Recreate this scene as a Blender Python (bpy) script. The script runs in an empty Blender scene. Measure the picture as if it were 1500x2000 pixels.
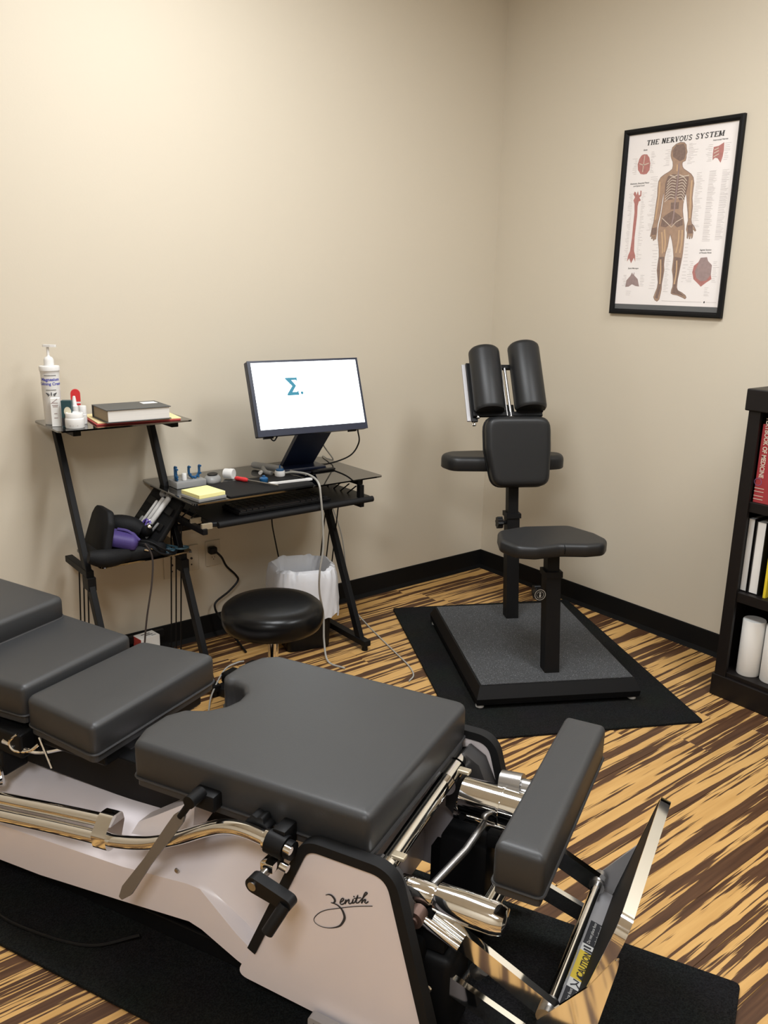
import bpy, bmesh, math, random
from mathutils import Vector, Matrix, geometry as geom2
R = math.radians
random.seed(7)
sc = bpy.context.scene
COL = sc.collection

# ------------------------------------------------------------------ camera, world, lights, exposure
cam_d = bpy.data.cameras.new('camera'); cam = bpy.data.objects.new('camera', cam_d); COL.objects.link(cam)
sc.camera = cam
cam_d.sensor_fit = 'VERTICAL'; cam_d.sensor_height = 32.0; cam_d.lens = 1655 / 2000 * 32.0
cam_d.clip_start = 0.02; cam_d.clip_end = 60
def cam_basis(yaw, pitch, roll):
    f = Vector((math.sin(yaw)*math.cos(pitch), math.cos(yaw)*math.cos(pitch), -math.sin(pitch)))
    r = Vector((math.cos(yaw), -math.sin(yaw), 0)); u = r.cross(f)
    r2 = r*math.cos(roll) + u*math.sin(roll); u2 = -r*math.sin(roll) + u*math.cos(roll)
    return Matrix((r2, u2, -f)).transposed()
cam.matrix_world = Matrix.Translation((-3.221, -3.199, 1.530)) @ cam_basis(R(38.33), R(15.184), R(1.13)).to_4x4()

world = bpy.data.worlds.new('world'); sc.world = world; world.use_nodes = True
world.node_tree.nodes['Background'].inputs[0].default_value = (1, .93, .82, 1)
world.node_tree.nodes['Background'].inputs[1].default_value = 0.0

CEIL = 3.05
def area(name, loc, sx, sy, power, col, rot=(0, 0, 0)):
    d = bpy.data.lights.new(name, 'AREA'); d.shape = 'RECTANGLE'; d.size = sx; d.size_y = sy
    d.energy = power; d.color = col; d.spread = R(180)
    o = bpy.data.objects.new(name, d); o.location = loc; o.rotation_euler = rot; COL.objects.link(o); return o
WARM = (.92, .96, 1.0)
PANELS = [(-1.95, -1.38), (-.80, -2.80), (-4.05, -3.65)]
POWER = [57, 45, 60]
for (x, y), p in zip(PANELS, POWER):
    area('ceiling_panel_light', (x, y, CEIL - .03), .56, 1.16, p, WARM)

sc.view_settings.view_transform = 'Standard'; sc.view_settings.look = 'None'
sc.view_settings.exposure = 0.0; sc.view_settings.gamma = 1.0; sc.view_settings.use_curve_mapping = False

# ------------------------------------------------------------------ materials
MATS = {}
def mat(name, col, rough=.5, metal=0.0, bump=None, var=None, emit=None, coat=0.0, spec=None):
    if name in MATS: return MATS[name]
    m = bpy.data.materials.new(name); m.use_nodes = True; MATS[name] = m
    nt = m.node_tree; b = nt.nodes['Principled BSDF']
    b.inputs['Base Color'].default_value = (*col, 1); b.inputs['Roughness'].default_value = rough
    b.inputs['Metallic'].default_value = metal
    if coat: b.inputs['Coat Weight'].default_value = coat; b.inputs['Coat Roughness'].default_value = .15
    if spec is not None: b.inputs['Specular IOR Level'].default_value = spec
    if emit:
        b.inputs['Emission Color'].default_value = (*emit[0], 1); b.inputs['Emission Strength'].default_value = emit[1]
    tc = nt.nodes.new('ShaderNodeTexCoord')
    sc_, dl, dt = var if var else (6.0, .06, 3)
    n = nt.nodes.new('ShaderNodeTexNoise'); n.inputs['Scale'].default_value = sc_; n.inputs['Detail'].default_value = dt
    nt.links.new(tc.outputs['Object'], n.inputs['Vector'])
    mx = nt.nodes.new('ShaderNodeMix'); mx.data_type = 'RGBA'
    mx.inputs[6].default_value = (*[c*(1-dl) for c in col], 1); mx.inputs[7].default_value = (*[min(1, c*(1+dl)) for c in col], 1)
    nt.links.new(n.outputs['Fac'], mx.inputs[0]); nt.links.new(mx.outputs[2], b.inputs['Base Color'])
    if bump:
        bs, st = bump
        n2 = nt.nodes.new('ShaderNodeTexNoise'); n2.inputs['Scale'].default_value = bs; n2.inputs['Detail'].default_value = 4
        nt.links.new(tc.outputs['Object'], n2.inputs['Vector'])
        bp = nt.nodes.new('ShaderNodeBump'); bp.inputs['Strength'].default_value = st; bp.inputs['Distance'].default_value = .002
        nt.links.new(n2.outputs['Fac'], bp.inputs['Height']); nt.links.new(bp.outputs['Normal'], b.inputs['Normal'])
    return m

def plank_material():
    m = bpy.data.materials.new('tiger_bamboo_plank'); m.use_nodes = True; nt = m.node_tree; b = nt.nodes['Principled BSDF']
    L = nt.links.new; N = nt.nodes.new
    tc = N('ShaderNodeTexCoord'); oi = N('ShaderNodeObjectInfo')
    mul = N('ShaderNodeMath'); mul.operation = 'MULTIPLY'; mul.inputs[1].default_value = 61.0; L(oi.outputs['Random'], mul.inputs[0])
    cmb = N('ShaderNodeCombineXYZ'); L(mul.outputs[0], cmb.inputs[0]); L(mul.outputs[0], cmb.inputs[1])
    add = N('ShaderNodeVectorMath'); add.operation = 'ADD'; L(tc.outputs['Object'], add.inputs[0]); L(cmb.outputs[0], add.inputs[1])
    def noise(sx, sy, detail, rough, dist=0.0):
        mp = N('ShaderNodeMapping'); mp.inputs['Scale'].default_value = (sx, sy, 1); L(add.outputs[0], mp.inputs['Vector'])
        n = N('ShaderNodeTexNoise'); n.inputs['Scale'].default_value = 1.0; n.inputs['Detail'].default_value = detail
        n.inputs['Roughness'].default_value = rough; n.inputs['Distortion'].default_value = dist
        L(mp.outputs[0], n.inputs['Vector']); return n
    def ramp(src, stops):
        r = N('ShaderNodeValToRGB'); el = r.color_ramp.elements
        while len(el) < len(stops): el.new(.5)
        for e, (p, c) in zip(el, stops): e.position = p; e.color = (*c, 1)
        L(src, r.inputs[0]); return r
    big = noise(1.05, 33, 4, .60, .12)
    fine = noise(3.5, 150, 3, .6)
    s1 = N('ShaderNodeMath'); s1.operation = 'MULTIPLY_ADD'; s1.inputs[1].default_value = .16
    L(fine.outputs['Fac'], s1.inputs[0]); L(big.outputs['Fac'], s1.inputs[2])
    gn = noise(1.5, 25, 4, .6); bn = noise(3, 90, 4, .6)
    gold = ramp(gn.outputs['Fac'], [(.3, (.46, .255, .080)), (.55, (.58, .345, .122)), (.75, (.51, .29, .095))])
    dark = ramp(bn.outputs['Fac'], [(.3, (.050, .022, .011)), (.6, (.090, .042, .020)), (.8, (.13, .065, .032))])
    msk = ramp(s1.outputs[0], [(.565, (0, 0, 0)), (.583, (1, 1, 1))])
    mx = N('ShaderNodeMix'); mx.data_type = 'RGBA'
    L(msk.outputs[0], mx.inputs[0]); L(dark.outputs[0], mx.inputs[6]); L(gold.outputs[0], mx.inputs[7])
    L(mx.outputs[2], b.inputs['Base Color'])
    b.inputs['Roughness'].default_value = .42; b.inputs['Specular IOR Level'].default_value = .35
    bp = N('ShaderNodeBump'); bp.inputs['Strength'].default_value = .12; bp.inputs['Distance'].default_value = .001
    L(bn.outputs['Fac'], bp.inputs['Height']); L(bp.outputs['Normal'], b.inputs['Normal'])
    return m

def glass_material(name, tint, gloss_rough=.03, base=.10):
    m = bpy.data.materials.new(name); m.use_nodes = True; nt = m.node_tree; nt.nodes.clear(); N = nt.nodes.new; L = nt.links.new
    out = N('ShaderNodeOutputMaterial'); tr = N('ShaderNodeBsdfTransparent'); tr.inputs[0].default_value = (*tint, 1)
    gl = N('ShaderNodeBsdfGlossy'); gl.inputs['Roughness'].default_value = gloss_rough
    lw = N('ShaderNodeFresnel'); lw.inputs['IOR'].default_value = 1.5
    ad = N('ShaderNodeMath'); ad.operation = 'ADD'; ad.use_clamp = True; ad.inputs[1].default_value = (base or .04) - .04
    if base is None: ad.inputs[0].default_value = .02; ad.inputs[1].default_value = 0
    else: L(lw.outputs[0], ad.inputs[0])
    mx = N('ShaderNodeMixShader'); L(ad.outputs[0], mx.inputs[0]); L(tr.outputs[0], mx.inputs[1]); L(gl.outputs[0], mx.inputs[2])
    L(mx.outputs[0], out.inputs[0]); return m

def rib_carpet_material():
    m = bpy.data.materials.new('black_carpet'); m.use_nodes = True; nt = m.node_tree; b = nt.nodes['Principled BSDF']
    N = nt.nodes.new; L = nt.links.new
    tc = N('ShaderNodeTexCoord'); n = N('ShaderNodeTexNoise'); n.inputs['Scale'].default_value = 260; n.inputs['Detail'].default_value = 3
    n3 = N('ShaderNodeTexNoise'); n3.inputs['Scale'].default_value = 7; n3.inputs['Detail'].default_value = 4
    L(tc.outputs['Object'], n.inputs['Vector']); L(tc.outputs['Object'], n3.inputs['Vector'])
    r = N('ShaderNodeValToRGB'); r.color_ramp.elements[0].color = (.004, .004, .004, 1); r.color_ramp.elements[0].position = .35
    r.color_ramp.elements[1].color = (.019, .020, .020, 1); r.color_ramp.elements[1].position = .75
    L(n.outputs['Fac'], r.inputs[0])
    mx = N('ShaderNodeMix'); mx.data_type = 'RGBA'; mx.blend_type = 'MULTIPLY'; mx.inputs[0].default_value = .5
    L(r.outputs[0], mx.inputs[6]); L(n3.outputs['Color'], mx.inputs[7]); L(mx.outputs[2], b.inputs['Base Color'])
    b.inputs['Roughness'].default_value = .95; b.inputs['Specular IOR Level'].default_value = .15
    bp = N('ShaderNodeBump'); bp.inputs['Strength'].default_value = .8; bp.inputs['Distance'].default_value = .004
    L(n.outputs['Fac'], bp.inputs['Height']); L(bp.outputs['Normal'], b.inputs['Normal']); return m

def speckle_material():
    m = bpy.data.materials.new('speckled_grey_rubber'); m.use_nodes = True; nt = m.node_tree; b = nt.nodes['Principled BSDF']
    N = nt.nodes.new; L = nt.links.new
    tc = N('ShaderNodeTexCoord'); v = N('ShaderNodeTexVoronoi'); v.inputs['Scale'].default_value = 150; L(tc.outputs['Object'], v.inputs['Vector'])
    n = N('ShaderNodeTexNoise'); n.inputs['Scale'].default_value = 320; n.inputs['Detail'].default_value = 3; L(tc.outputs['Object'], n.inputs['Vector'])
    r = N('ShaderNodeValToRGB'); r.color_ramp.elements[0].color = (.022, .023, .025, 1); r.color_ramp.elements[0].position = .35
    r.color_ramp.elements[1].color = (.070, .073, .077, 1); r.color_ramp.elements[1].position = .7; L(n.outputs['Fac'], r.inputs[0])
    r2 = N('ShaderNodeValToRGB'); r2.color_ramp.interpolation = 'CONSTANT'
    r2.color_ramp.elements[0].color = (1, 1, 1, 1); r2.color_ramp.elements[1].color = (0, 0, 0, 1); r2.color_ramp.elements[1].position = .15
    L(v.outputs['Distance'], r2.inputs[0])
    mx = N('ShaderNodeMix'); mx.data_type = 'RGBA'; mx.inputs[7].default_value = (.30, .31, .32, 1)
    L(r2.outputs[0], mx.inputs[0]); L(r.outputs[0], mx.inputs[6]); L(mx.outputs[2], b.inputs['Base Color'])
    b.inputs['Roughness'].default_value = .85; return m

def page_material(name, col):
    m = bpy.data.materials.new(name); m.use_nodes = True; nt = m.node_tree; b = nt.nodes['Principled BSDF']
    N = nt.nodes.new; L = nt.links.new
    tc = N('ShaderNodeTexCoord'); mp = N('ShaderNodeMapping'); mp.inputs['Scale'].default_value = (4, 4, 420); L(tc.outputs['Object'], mp.inputs['Vector'])
    n = N('ShaderNodeTexNoise'); n.inputs['Scale'].default_value = 1; L(mp.outputs[0], n.inputs['Vector'])
    mx = N('ShaderNodeMix'); mx.data_type = 'RGBA'; mx.inputs[6].default_value = (*[c*.72 for c in col], 1); mx.inputs[7].default_value = (*col, 1)
    L(n.outputs['Fac'], mx.inputs[0]); L(mx.outputs[2], b.inputs['Base Color']); b.inputs['Roughness'].default_value = .8; return m

M_wall = mat('beige_wall_paint', (.63, .565, .455), .62, bump=(170, .08), var=(1.4, .02, 2), spec=.3)
M_ceil = mat('white_ceiling_tile', (.84, .83, .80), .9, bump=(120, .3))
M_base = mat('black_vinyl_base', (.0055, .0055, .0055), .6, spec=.15)
M_plank = plank_material()
M_sub = mat('dark_subfloor', (.03, .02, .012), .9)
M_carpet = rib_carpet_material()
M_speck = speckle_material()
M_grey = mat('grey_vinyl', (.036, .037, .039), .46, bump=(420, .10), var=(9, .05, 3))
M_greyd = mat('dark_grey_piping', (.035, .035, .037), .5)
M_bvinyl = mat('black_vinyl', (.014, .0145, .0155), .42, bump=(380, .10), spec=.36)
M_bmetal = mat('black_powder_metal', (.0065, .0065, .007), .48, bump=(500, .05), spec=.16)
M_bplast = mat('black_plastic', (.007, .007, .0075), .42, spec=.22)
M_brub = mat('black_rubber', (.010, .010, .0105), .65, spec=.2)
M_chrome = mat('chrome', (.86, .86, .85), .07, 1.0, var=(14, .03, 2))
M_steel = mat('brushed_steel', (.42, .41, .40), .34, 1.0, bump=(240, .08))
M_gsteel = mat('grey_painted_steel', (.42, .41, .42), .5, .3)
M_white = mat('gloss_white_plastic', (.80, .735, .75), .28, coat=.25, var=(2.5, .025, 2))
M_wplast = mat('white_plastic', (.76, .75, .73), .4)
M_paper = mat('white_paper', (.84, .83, .80), .8)
M_pages = page_material('paper_pages', (.82, .79, .74))
M_pagesb = page_material('tan_page_edges', (.42, .33, .22))
M_dgrey = mat('dark_grey_cover', (.075, .078, .078), .5)
M_yellow = mat('yellow_paper', (.90, .84, .38), .8)
M_manila = mat('manila_folder', (.80, .66, .36), .8)
M_red = mat('red_card', (.46, .055, .05), .6)
M_redp = mat('red_plastic', (.62, .03, .035), .35)
M_blue = mat('blue_plastic', (.012, .085, .21), .3)
M_teal = mat('dark_teal_card', (.012, .055, .065), .5)
M_cream = mat('cream_disc', (.62, .58, .44), .6)
M_amber = mat('amber_glass', (.09, .045, .02), .15)
M_ink = mat('dark_ink', (.03, .03, .035), .7)
M_inkblue = mat('blue_ink', (.08, .09, .42), .7)
M_lines = mat('pale_print_lines', (.52, .47, .46), .85)
M_navy = mat('monitor_black', (.008, .013, .034), .34)
M_screen = mat('lit_screen', (.9, .94, 1), .3, emit=((.90, .96, 1.0), 2.6))
M_sigma = mat('screen_teal_mark', (.005, .05, .08), .3, emit=((.012, .25, .36), .8))
M_sgrey = mat('screen_grey_mark', (.6, .65, .7), .3, emit=((.70, .78, .85), 1.1))
M_glass = glass_material('smoked_glass', (.22, .23, .22), .03, .27)
M_pglass = glass_material('picture_glass', (.995, .995, .995), .05, None)
M_purple = mat('purple_nylon', (.060, .038, .170), .6, bump=(300, .3))
M_nylon = mat('black_nylon', (.008, .008, .0085), .65, bump=(260, .4), spec=.2)
M_gcable = mat('grey_cable', (.36, .35, .32), .5)
M_tool = mat('grey_tool', (.26, .26, .255), .4)
M_teal2 = mat('blue_grey_plastic', (.055, .12, .16), .35)
M_wood = mat('espresso_wood', (.0085, .0065, .006), .45, bump=(60, .2), spec=.3)
M_tan = mat('tan_clip', (.45, .38, .27), .4, .4)
M_outlet = mat('almond_plate', (.56, .50, .40), .4)
M_cauty = mat('caution_yellow', (.85, .62, .05), .5)
M_bagm = mat('white_plastic_bag', (.80, .81, .85), .35, bump=(16, .8))
M_bagm.node_tree.nodes['Principled BSDF'].inputs['Transmission Weight'].default_value = .15
M_skin = mat('print_tan', (.40, .26, .18), .8, var=(60, .22, 4))
M_skind = mat('print_brown', (.215, .140, .115), .8, var=(110, .35, 4))
M_skinl = mat('print_light_tan', (.60, .40, .24), .8)
M_bone = mat('print_bone', (.66, .55, .45), .8)
M_pink = mat('print_pink', (.46, .185, .165), .8, var=(80, .30, 4))
M_pinkg = mat('print_grey_pink', (.34, .245, .235), .8, var=(80, .25, 4))
M_panel = mat('light_panel_lens', (.9, .88, .8), .5, emit=((1, .9, .75), 2.0))

# ------------------------------------------------------------------ mesh helpers (world coordinates in, object origin at the centre out)
WL = {}
def new_bm(): return bmesh.new()
JOINED = {'lettering', 'script_lettering', 'small_lettering', 'caution_lettering', 'label_lettering', 'label_emblem', 'pictogram', 'print', 'chart_title', 'chart_heading', 'small_print', 'figure_shading', 'bone_print', 'muscle_print',
    'print_detail', 'screen_icon', 'screen_mark', 'spine_title', 'spine_lines', 'knob_print', 'slot', 'spring', 'seat_post', 'chart_paper'}
def islands(bm):                          # groups of connected pieces whose boxes touch
    seen = set(); grp = []
    for v in bm.verts:
        if v in seen: continue
        st = [v]; seen.add(v); vs = []
        while st:
            q = st.pop(); vs.append(q)
            for e in q.link_edges:
                w = e.other_vert(q)
                if w not in seen: seen.add(w); st.append(w)
        lo = Vector([min(a.co[i] for a in vs)-.0012 for i in range(3)]); hi = Vector([max(a.co[i] for a in vs)+.0012 for i in range(3)])
        grp.append([vs, lo, hi])
    ch = True
    while ch:
        ch = False
        for i in range(len(grp)):
            for j in range(i+1, len(grp)):
                a, b = grp[i], grp[j]
                if all(a[1][k] <= b[2][k] and b[1][k] <= a[2][k] for k in range(3)):
                    a[0] += b[0]; a[1] = Vector([min(a[1][k], b[1][k]) for k in range(3)]); a[2] = Vector([max(a[2][k], b[2][k]) for k in range(3)]); grp.pop(j); ch = True; break
            if ch: break
    return [g[0] for g in grp]
def obj(name, bm, m, parent=None, smooth=False, kind=None):
    if name not in JOINED and name != 'plank' and parent is not None:
        gs = islands(bm)
        if len(gs) > 1:
            first = None
            for g in gs:
                nb = bmesh.new(); vm = {v: nb.verts.new(v.co) for v in g}
                for f in {f for v in g for f in v.link_faces}: nb.faces.new([vm[v] for v in f.verts])
                o = obj1(name, nb, m, parent, smooth, kind); first = first or o
            bm.free(); return first
    return obj1(name, bm, m, parent, smooth, kind)
def obj1(name, bm, m, parent=None, smooth=False, kind=None):
    bmesh.ops.recalc_face_normals(bm, faces=bm.faces)
    me = bpy.data.meshes.new(name)
    xs = [v.co for v in bm.verts]
    c = Vector(((min(v.x for v in xs)+max(v.x for v in xs))/2, (min(v.y for v in xs)+max(v.y for v in xs))/2, min(v.z for v in xs)))
    for v in bm.verts: v.co -= c
    bm.to_mesh(me); bm.free()
    if smooth:
        for p in me.polygons: p.use_smooth = True
        if smooth != 'all': me.set_sharp_from_angle(angle=R(40))
    me.materials.append(m)
    o = bpy.data.objects.new(name, me); COL.objects.link(o)
    place(o, c, parent)
    if kind: o['kind'] = kind
    return o
def place(o, c, parent):
    WL[o.name] = Vector(c)
    if parent: o.parent = parent; o.location = Vector(c) - WL[parent.name]
    else: o.location = c
def tag(o, label, cat, group=None):
    o['label'] = label; o['category'] = cat
    if group: o['group'] = group
    return o
def thing(name, label, cat, loc, group=None):
    o = bpy.data.objects.new(name, None); COL.objects.link(o); o.empty_display_size = .05
    o.location = loc; WL[o.name] = Vector(loc); return tag(o, label, cat, group)
def part_label(o, t): o['label'] = t; return o

X, Y, Z = Vector((1, 0, 0)), Vector((0, 1, 0)), Vector((0, 0, 1))
class B:                      # a frame: origin and three axes
    def __init__(s, o, ex=X, ey=Y, ez=Z): s.o = Vector(o); s.ex = Vector(ex); s.ey = Vector(ey); s.ez = Vector(ez)
    def __call__(s, a, b, c=0): return s.o + s.ex*a + s.ey*b + s.ez*c
    def at(s, a, b, c=0): return B(s(a, b, c), s.ex, s.ey, s.ez)
    def rot(s, axis, ang):
        m = Matrix.Rotation(ang, 3, axis); return B(s.o, m@s.ex, m@s.ey, m@s.ez)
WORLD = B((0, 0, 0))
def add_faces(bm, vs, fs):
    bv = [bm.verts.new(v) for v in vs]
    for f in fs:
        try: bm.faces.new([bv[i] for i in f])
        except ValueError: pass
    return bv
def box(bm, lo, hi, b=WORLD, bev=0.0, seg=2):
    x0, y0, z0 = lo; x1, y1, z1 = hi
    t = new_bm()
    vs = [b(*p) for p in ((x0,y0,z0),(x1,y0,z0),(x1,y1,z0),(x0,y1,z0),(x0,y0,z1),(x1,y0,z1),(x1,y1,z1),(x0,y1,z1))]
    add_faces(t, vs, [(0,3,2,1),(4,5,6,7),(0,1,5,4),(1,2,6,5),(2,3,7,6),(3,0,4,7)])
    if bev: bmesh.ops.bevel(t, geom=list(t.edges), offset=bev, segments=seg, profile=.5, affect='EDGES')
    merge(bm, t); return bm
def merge(bm, t):
    vm = {v: bm.verts.new(v.co) for v in t.verts}
    for f in t.faces:
        try: bm.faces.new([vm[v] for v in f.verts])
        except ValueError: pass
    t.free()
def perp(d):
    a = Z if abs(d.z) < .9 else X
    p = d.cross(a).normalized(); return p, d.cross(p).normalized()
def cyl(bm, p, q, r0, r1=None, n=20, cap=True):
    p, q = Vector(p), Vector(q); r1 = r0 if r1 is None else r1
    d = (q-p).normalized(); e1, e2 = perp(d)
    A = [bm.verts.new(p + (e1*math.cos(2*math.pi*i/n) + e2*math.sin(2*math.pi*i/n))*r0) for i in range(n)]
    C = [bm.verts.new(q + (e1*math.cos(2*math.pi*i/n) + e2*math.sin(2*math.pi*i/n))*r1) for i in range(n)]
    for i in range(n): bm.faces.new((A[i], A[(i+1) % n], C[(i+1) % n], C[i]))
    if cap: bm.faces.new(A[::-1]); bm.faces.new(C)
    return bm
def lathe(bm, prof, b=WORLD, n=28):      # prof: (radius, height) up the frame's ez
    rings = []
    for r, h in prof:
        if r < 1e-5: rings.append([bm.verts.new(b(0, 0, h))])
        else: rings.append([bm.verts.new(b(r*math.cos(2*math.pi*i/n), r*math.sin(2*math.pi*i/n), h)) for i in range(n)])
    for A, C in zip(rings, rings[1:]):
        for i in range(n):
            j = (i+1) % n
            if len(A) == 1 and len(C) == 1: continue
            if len(A) == 1: bm.faces.new((A[0], C[j], C[i]))
            elif len(C) == 1: bm.faces.new((A[i], A[j], C[0]))
            else: bm.faces.new((A[i], A[j], C[j], C[i]))
    if len(rings[0]) > 1: bm.faces.new(rings[0][::-1])
    if len(rings[-1]) > 1: bm.faces.new(rings[-1])
    return bm
def smooth_path(pts, k=6):
    pts = [Vector(p) for p in pts]; out = []
    P = [pts[0]*2-pts[1]] + pts + [pts[-1]*2-pts[-2]]
    for i in range(1, len(P)-2):
        for s in range(k):
            t = s/k; a, b_, c, d = P[i-1], P[i], P[i+1], P[i+2]
            out.append(.5*((2*b_) + (c-a)*t + (2*a-5*b_+4*c-d)*t*t + (3*b_-a-3*c+d)*t**3))
    out.append(pts[-1]); return out
def tube(bm, pts, r, n=8, closed=False, smooth=0, cap=True):
    pts = smooth_path(pts, smooth) if smooth else [Vector(p) for p in pts]
    N = len(pts); rings = []; e1 = None
    for i, p in enumerate(pts):
        if closed: d = (pts[(i+1) % N]-pts[i-1]).normalized()
        else: d = (pts[min(i+1, N-1)]-pts[max(i-1, 0)]).normalized()
        if e1 is None: e1, _ = perp(d)
        e1 = (e1 - d*e1.dot(d)); e1 = e1.normalized() if e1.length > 1e-6 else perp(d)[0]
        e2 = d.cross(e1); rr = r(i/(N-1)) if callable(r) else r
        rings.append([bm.verts.new(p + (e1*math.cos(2*math.pi*k/n)+e2*math.sin(2*math.pi*k/n))*rr) for k in range(n)])
    pr = list(zip(rings, rings[1:])) + ([(rings[-1], rings[0])] if closed else [])
    for A, C in pr:
        for k in range(n): bm.faces.new((A[k], A[(k+1) % n], C[(k+1) % n], C[k]))
    if cap and not closed: bm.faces.new(rings[0][::-1]); bm.faces.new(rings[-1])
    return bm
def tri_fill(poly, extra=()):            # triangles of a simple polygon (and inner points)
    n = len(poly); pts = [Vector(p) for p in poly] + [Vector(p) for p in extra]
    r = geom2.delaunay_2d_cdt(pts, [(i, (i+1) % n) for i in range(n)], [], 1, 1e-6)
    return r[0], r[2], r[3]
def cap(bm, ring, poly, flip=False):      # closes a ring of existing vertices
    vs, fs, orig = tri_fill(poly)
    for f in fs:
        try: idx = [orig[i][0] for i in f]
        except IndexError: continue
        try: bm.faces.new([ring[i] for i in (idx[::-1] if flip else idx)])
        except ValueError: pass
def prism(bm, poly, b, h0, h1):          # polygon in the frame's ex,ey extruded along ez
    A = [bm.verts.new(b(x, y, h0)) for x, y in poly]; C = [bm.verts.new(b(x, y, h1)) for x, y in poly]
    n = len(poly)
    for i in range(n): bm.faces.new((A[i], A[(i+1) % n], C[(i+1) % n], C[i]))
    cap(bm, A, poly, True); cap(bm, C, poly); return bm
def rounded(pts, rad, seg=5):
    out = []; n = len(pts)
    for i in range(n):
        p = Vector(pts[i]); a = Vector(pts[i-1])-p; c = Vector(pts[(i+1) % n])-p
        r = rad[i] if isinstance(rad, (list, tuple)) else rad
        if r <= 0: out.append(tuple(p)); continue
        la, lc = a.length, c.length; a.normalize(); c.normalize()
        ang = a.angle(c)
        t = min(r/math.tan(ang/2), la*.48, lc*.48)
        p0, p1 = p+a*t, p+c*t
        for s in range(seg+1):
            k = s/seg; out.append(tuple(p0*(1-k)**2 + p*2*k*(1-k) + p1*k*k))
    return out
def offset_poly(pts, d):
    n = len(pts); ar = sum(pts[i][0]*pts[(i+1) % n][1]-pts[(i+1) % n][0]*pts[i][1] for i in range(n))
    s = 1 if ar > 0 else -1; out = []
    for i in range(n):
        p = Vector(pts[i]); e1 = (p-Vector(pts[i-1])); e2 = (Vector(pts[(i+1) % n])-p)
        if e1.length < 1e-7: e1 = e2
        if e2.length < 1e-7: e2 = e1
        e1.normalize(); e2.normalize()
        n1 = Vector((-e1.y, e1.x)); n2 = Vector((-e2.y, e2.x)); m = n1+n2
        m = m.normalized() if m.length > 1e-6 else n1
        k = max(.5, m.dot(n1)); out.append(tuple(p + m*(s*d/k)))
    return out
def clean(poly):
    out = []
    for p in poly:
        if not out or (Vector(p)-Vector(out[-1])).length > 5e-4: out.append(tuple(p))
    if (Vector(out[0])-Vector(out[-1])).length < 5e-4: out.pop()
    return out
def inside(p, poly):
    c = False; n = len(poly)
    for i in range(n):
        (x1, y1), (x2, y2) = poly[i], poly[i-1]
        if (y1 > p[1]) != (y2 > p[1]) and p[0] < (x2-x1)*(p[1]-y1)/(y2-y1)+x1: c = not c
    return c
def edge_dist(p, poly):
    best = 9.0; px, py = p
    for i in range(len(poly)):
        ax, ay = poly[i-1]; bx, by = poly[i]; dx, dy = bx-ax, by-ay; L2 = dx*dx+dy*dy or 1e-12
        t = max(0, min(1, ((px-ax)*dx+(py-ay)*dy)/L2)); q = math.hypot(px-ax-t*dx, py-ay-t*dy)
        if q < best: best = q
    return best
def pad(bm, outline, b, h, r, crown=0.0, bot=.004, zf=None):   # upholstered slab: top rolls over the edge, slightly crowned
    outline = clean(outline); fine_ = []
    for i, p in enumerate(outline):                     # no edge longer than 12 mm, so that the roll-over stays even
        q = outline[(i+1) % len(outline)]; k = max(1, int(math.hypot(q[0]-p[0], q[1]-p[1])/.012))
        fine_ += [(p[0]+(q[0]-p[0])*j/k, p[1]+(q[1]-p[1])*j/k) for j in range(k)]
    outline = fine_; n = len(outline); extra = []
    for f in (.06, .2, .42, .7, 1.0, 1.5, 2.3):
        for p in offset_poly(outline, r*f):
            if inside(p, outline) and edge_dist(p, outline) > r*f*.93: extra.append(p)
    xs = [p[0] for p in outline]; ys = [p[1] for p in outline]
    st = max(.022, max(max(xs)-min(xs), max(ys)-min(ys))/24); y = min(ys)+st/2; k = 0
    while y < max(ys):
        x = min(xs)+st*(.5 if k % 2 else .25)
        while x < max(xs):
            if inside((x, y), outline) and edge_dist((x, y), outline) > r*2.6: extra.append((x, y))
            x += st
        y += st; k += 1
    vs, fs, orig = tri_fill(outline, extra)
    top = []
    for p in vs:
        d = edge_dist(p, outline); e = min(d/r, 1)
        z = h-r+r*math.sqrt(max(0, 1-(1-e)**2)) + crown*(1-(1-min(1, max(0, d-r*.5)/.07))**2 if crown else 0)
        top.append(bm.verts.new(b(p.x, p.y, z)))
    for f in fs: bm.faces.new([top[i] for i in f])
    ring = [None]*n
    for i, o_ in enumerate(orig):
        for j in o_:
            if j < n: ring[j] = top[i]
    low = [bm.verts.new(b(*p, bot)) for p in outline]; un = [bm.verts.new(b(*p, 0)) for p in offset_poly(outline, bot)]
    for i in range(n):
        j = (i+1) % n
        try: bm.faces.new((low[i], low[j], ring[j], ring[i]))
        except (ValueError, TypeError): pass
        bm.faces.new((un[i], un[j], low[j], low[i]))
    cap(bm, un, outline, True); return bm
def ring_tube(bm, outline, b, z, r, n=6): return tube(bm, [b(x, y, z) for x, y in outline], r, n=n, closed=True)
def ribbon(bm, pts, wfun, b, h=.0006):   # flat ink stroke in the frame's ex,ey plane, with a hair of thickness
    pts = [Vector((p[0], p[1])) for p in pts]; n = len(pts); Lf = []; Rt = []
    for i, p in enumerate(pts):
        d = pts[min(i+1, n-1)]-pts[max(i-1, 0)]
        d = d.normalized() if d.length > 1e-9 else Vector((1, 0)); nn = Vector((-d.y, d.x)); w = wfun(i/(n-1))/2 if callable(wfun) else wfun/2
        Lf.append(bm.verts.new(b(*(p+nn*w), h))); Rt.append(bm.verts.new(b(*(p-nn*w), h)))
    for i in range(n-1): bm.faces.new((Lf[i], Rt[i], Rt[i+1], Lf[i+1]))
    return bm
def flat_poly(bm, poly, b, h=.0004):
    cap(bm, [bm.verts.new(b(x, y, h)) for x, y in poly], poly); return bm
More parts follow.
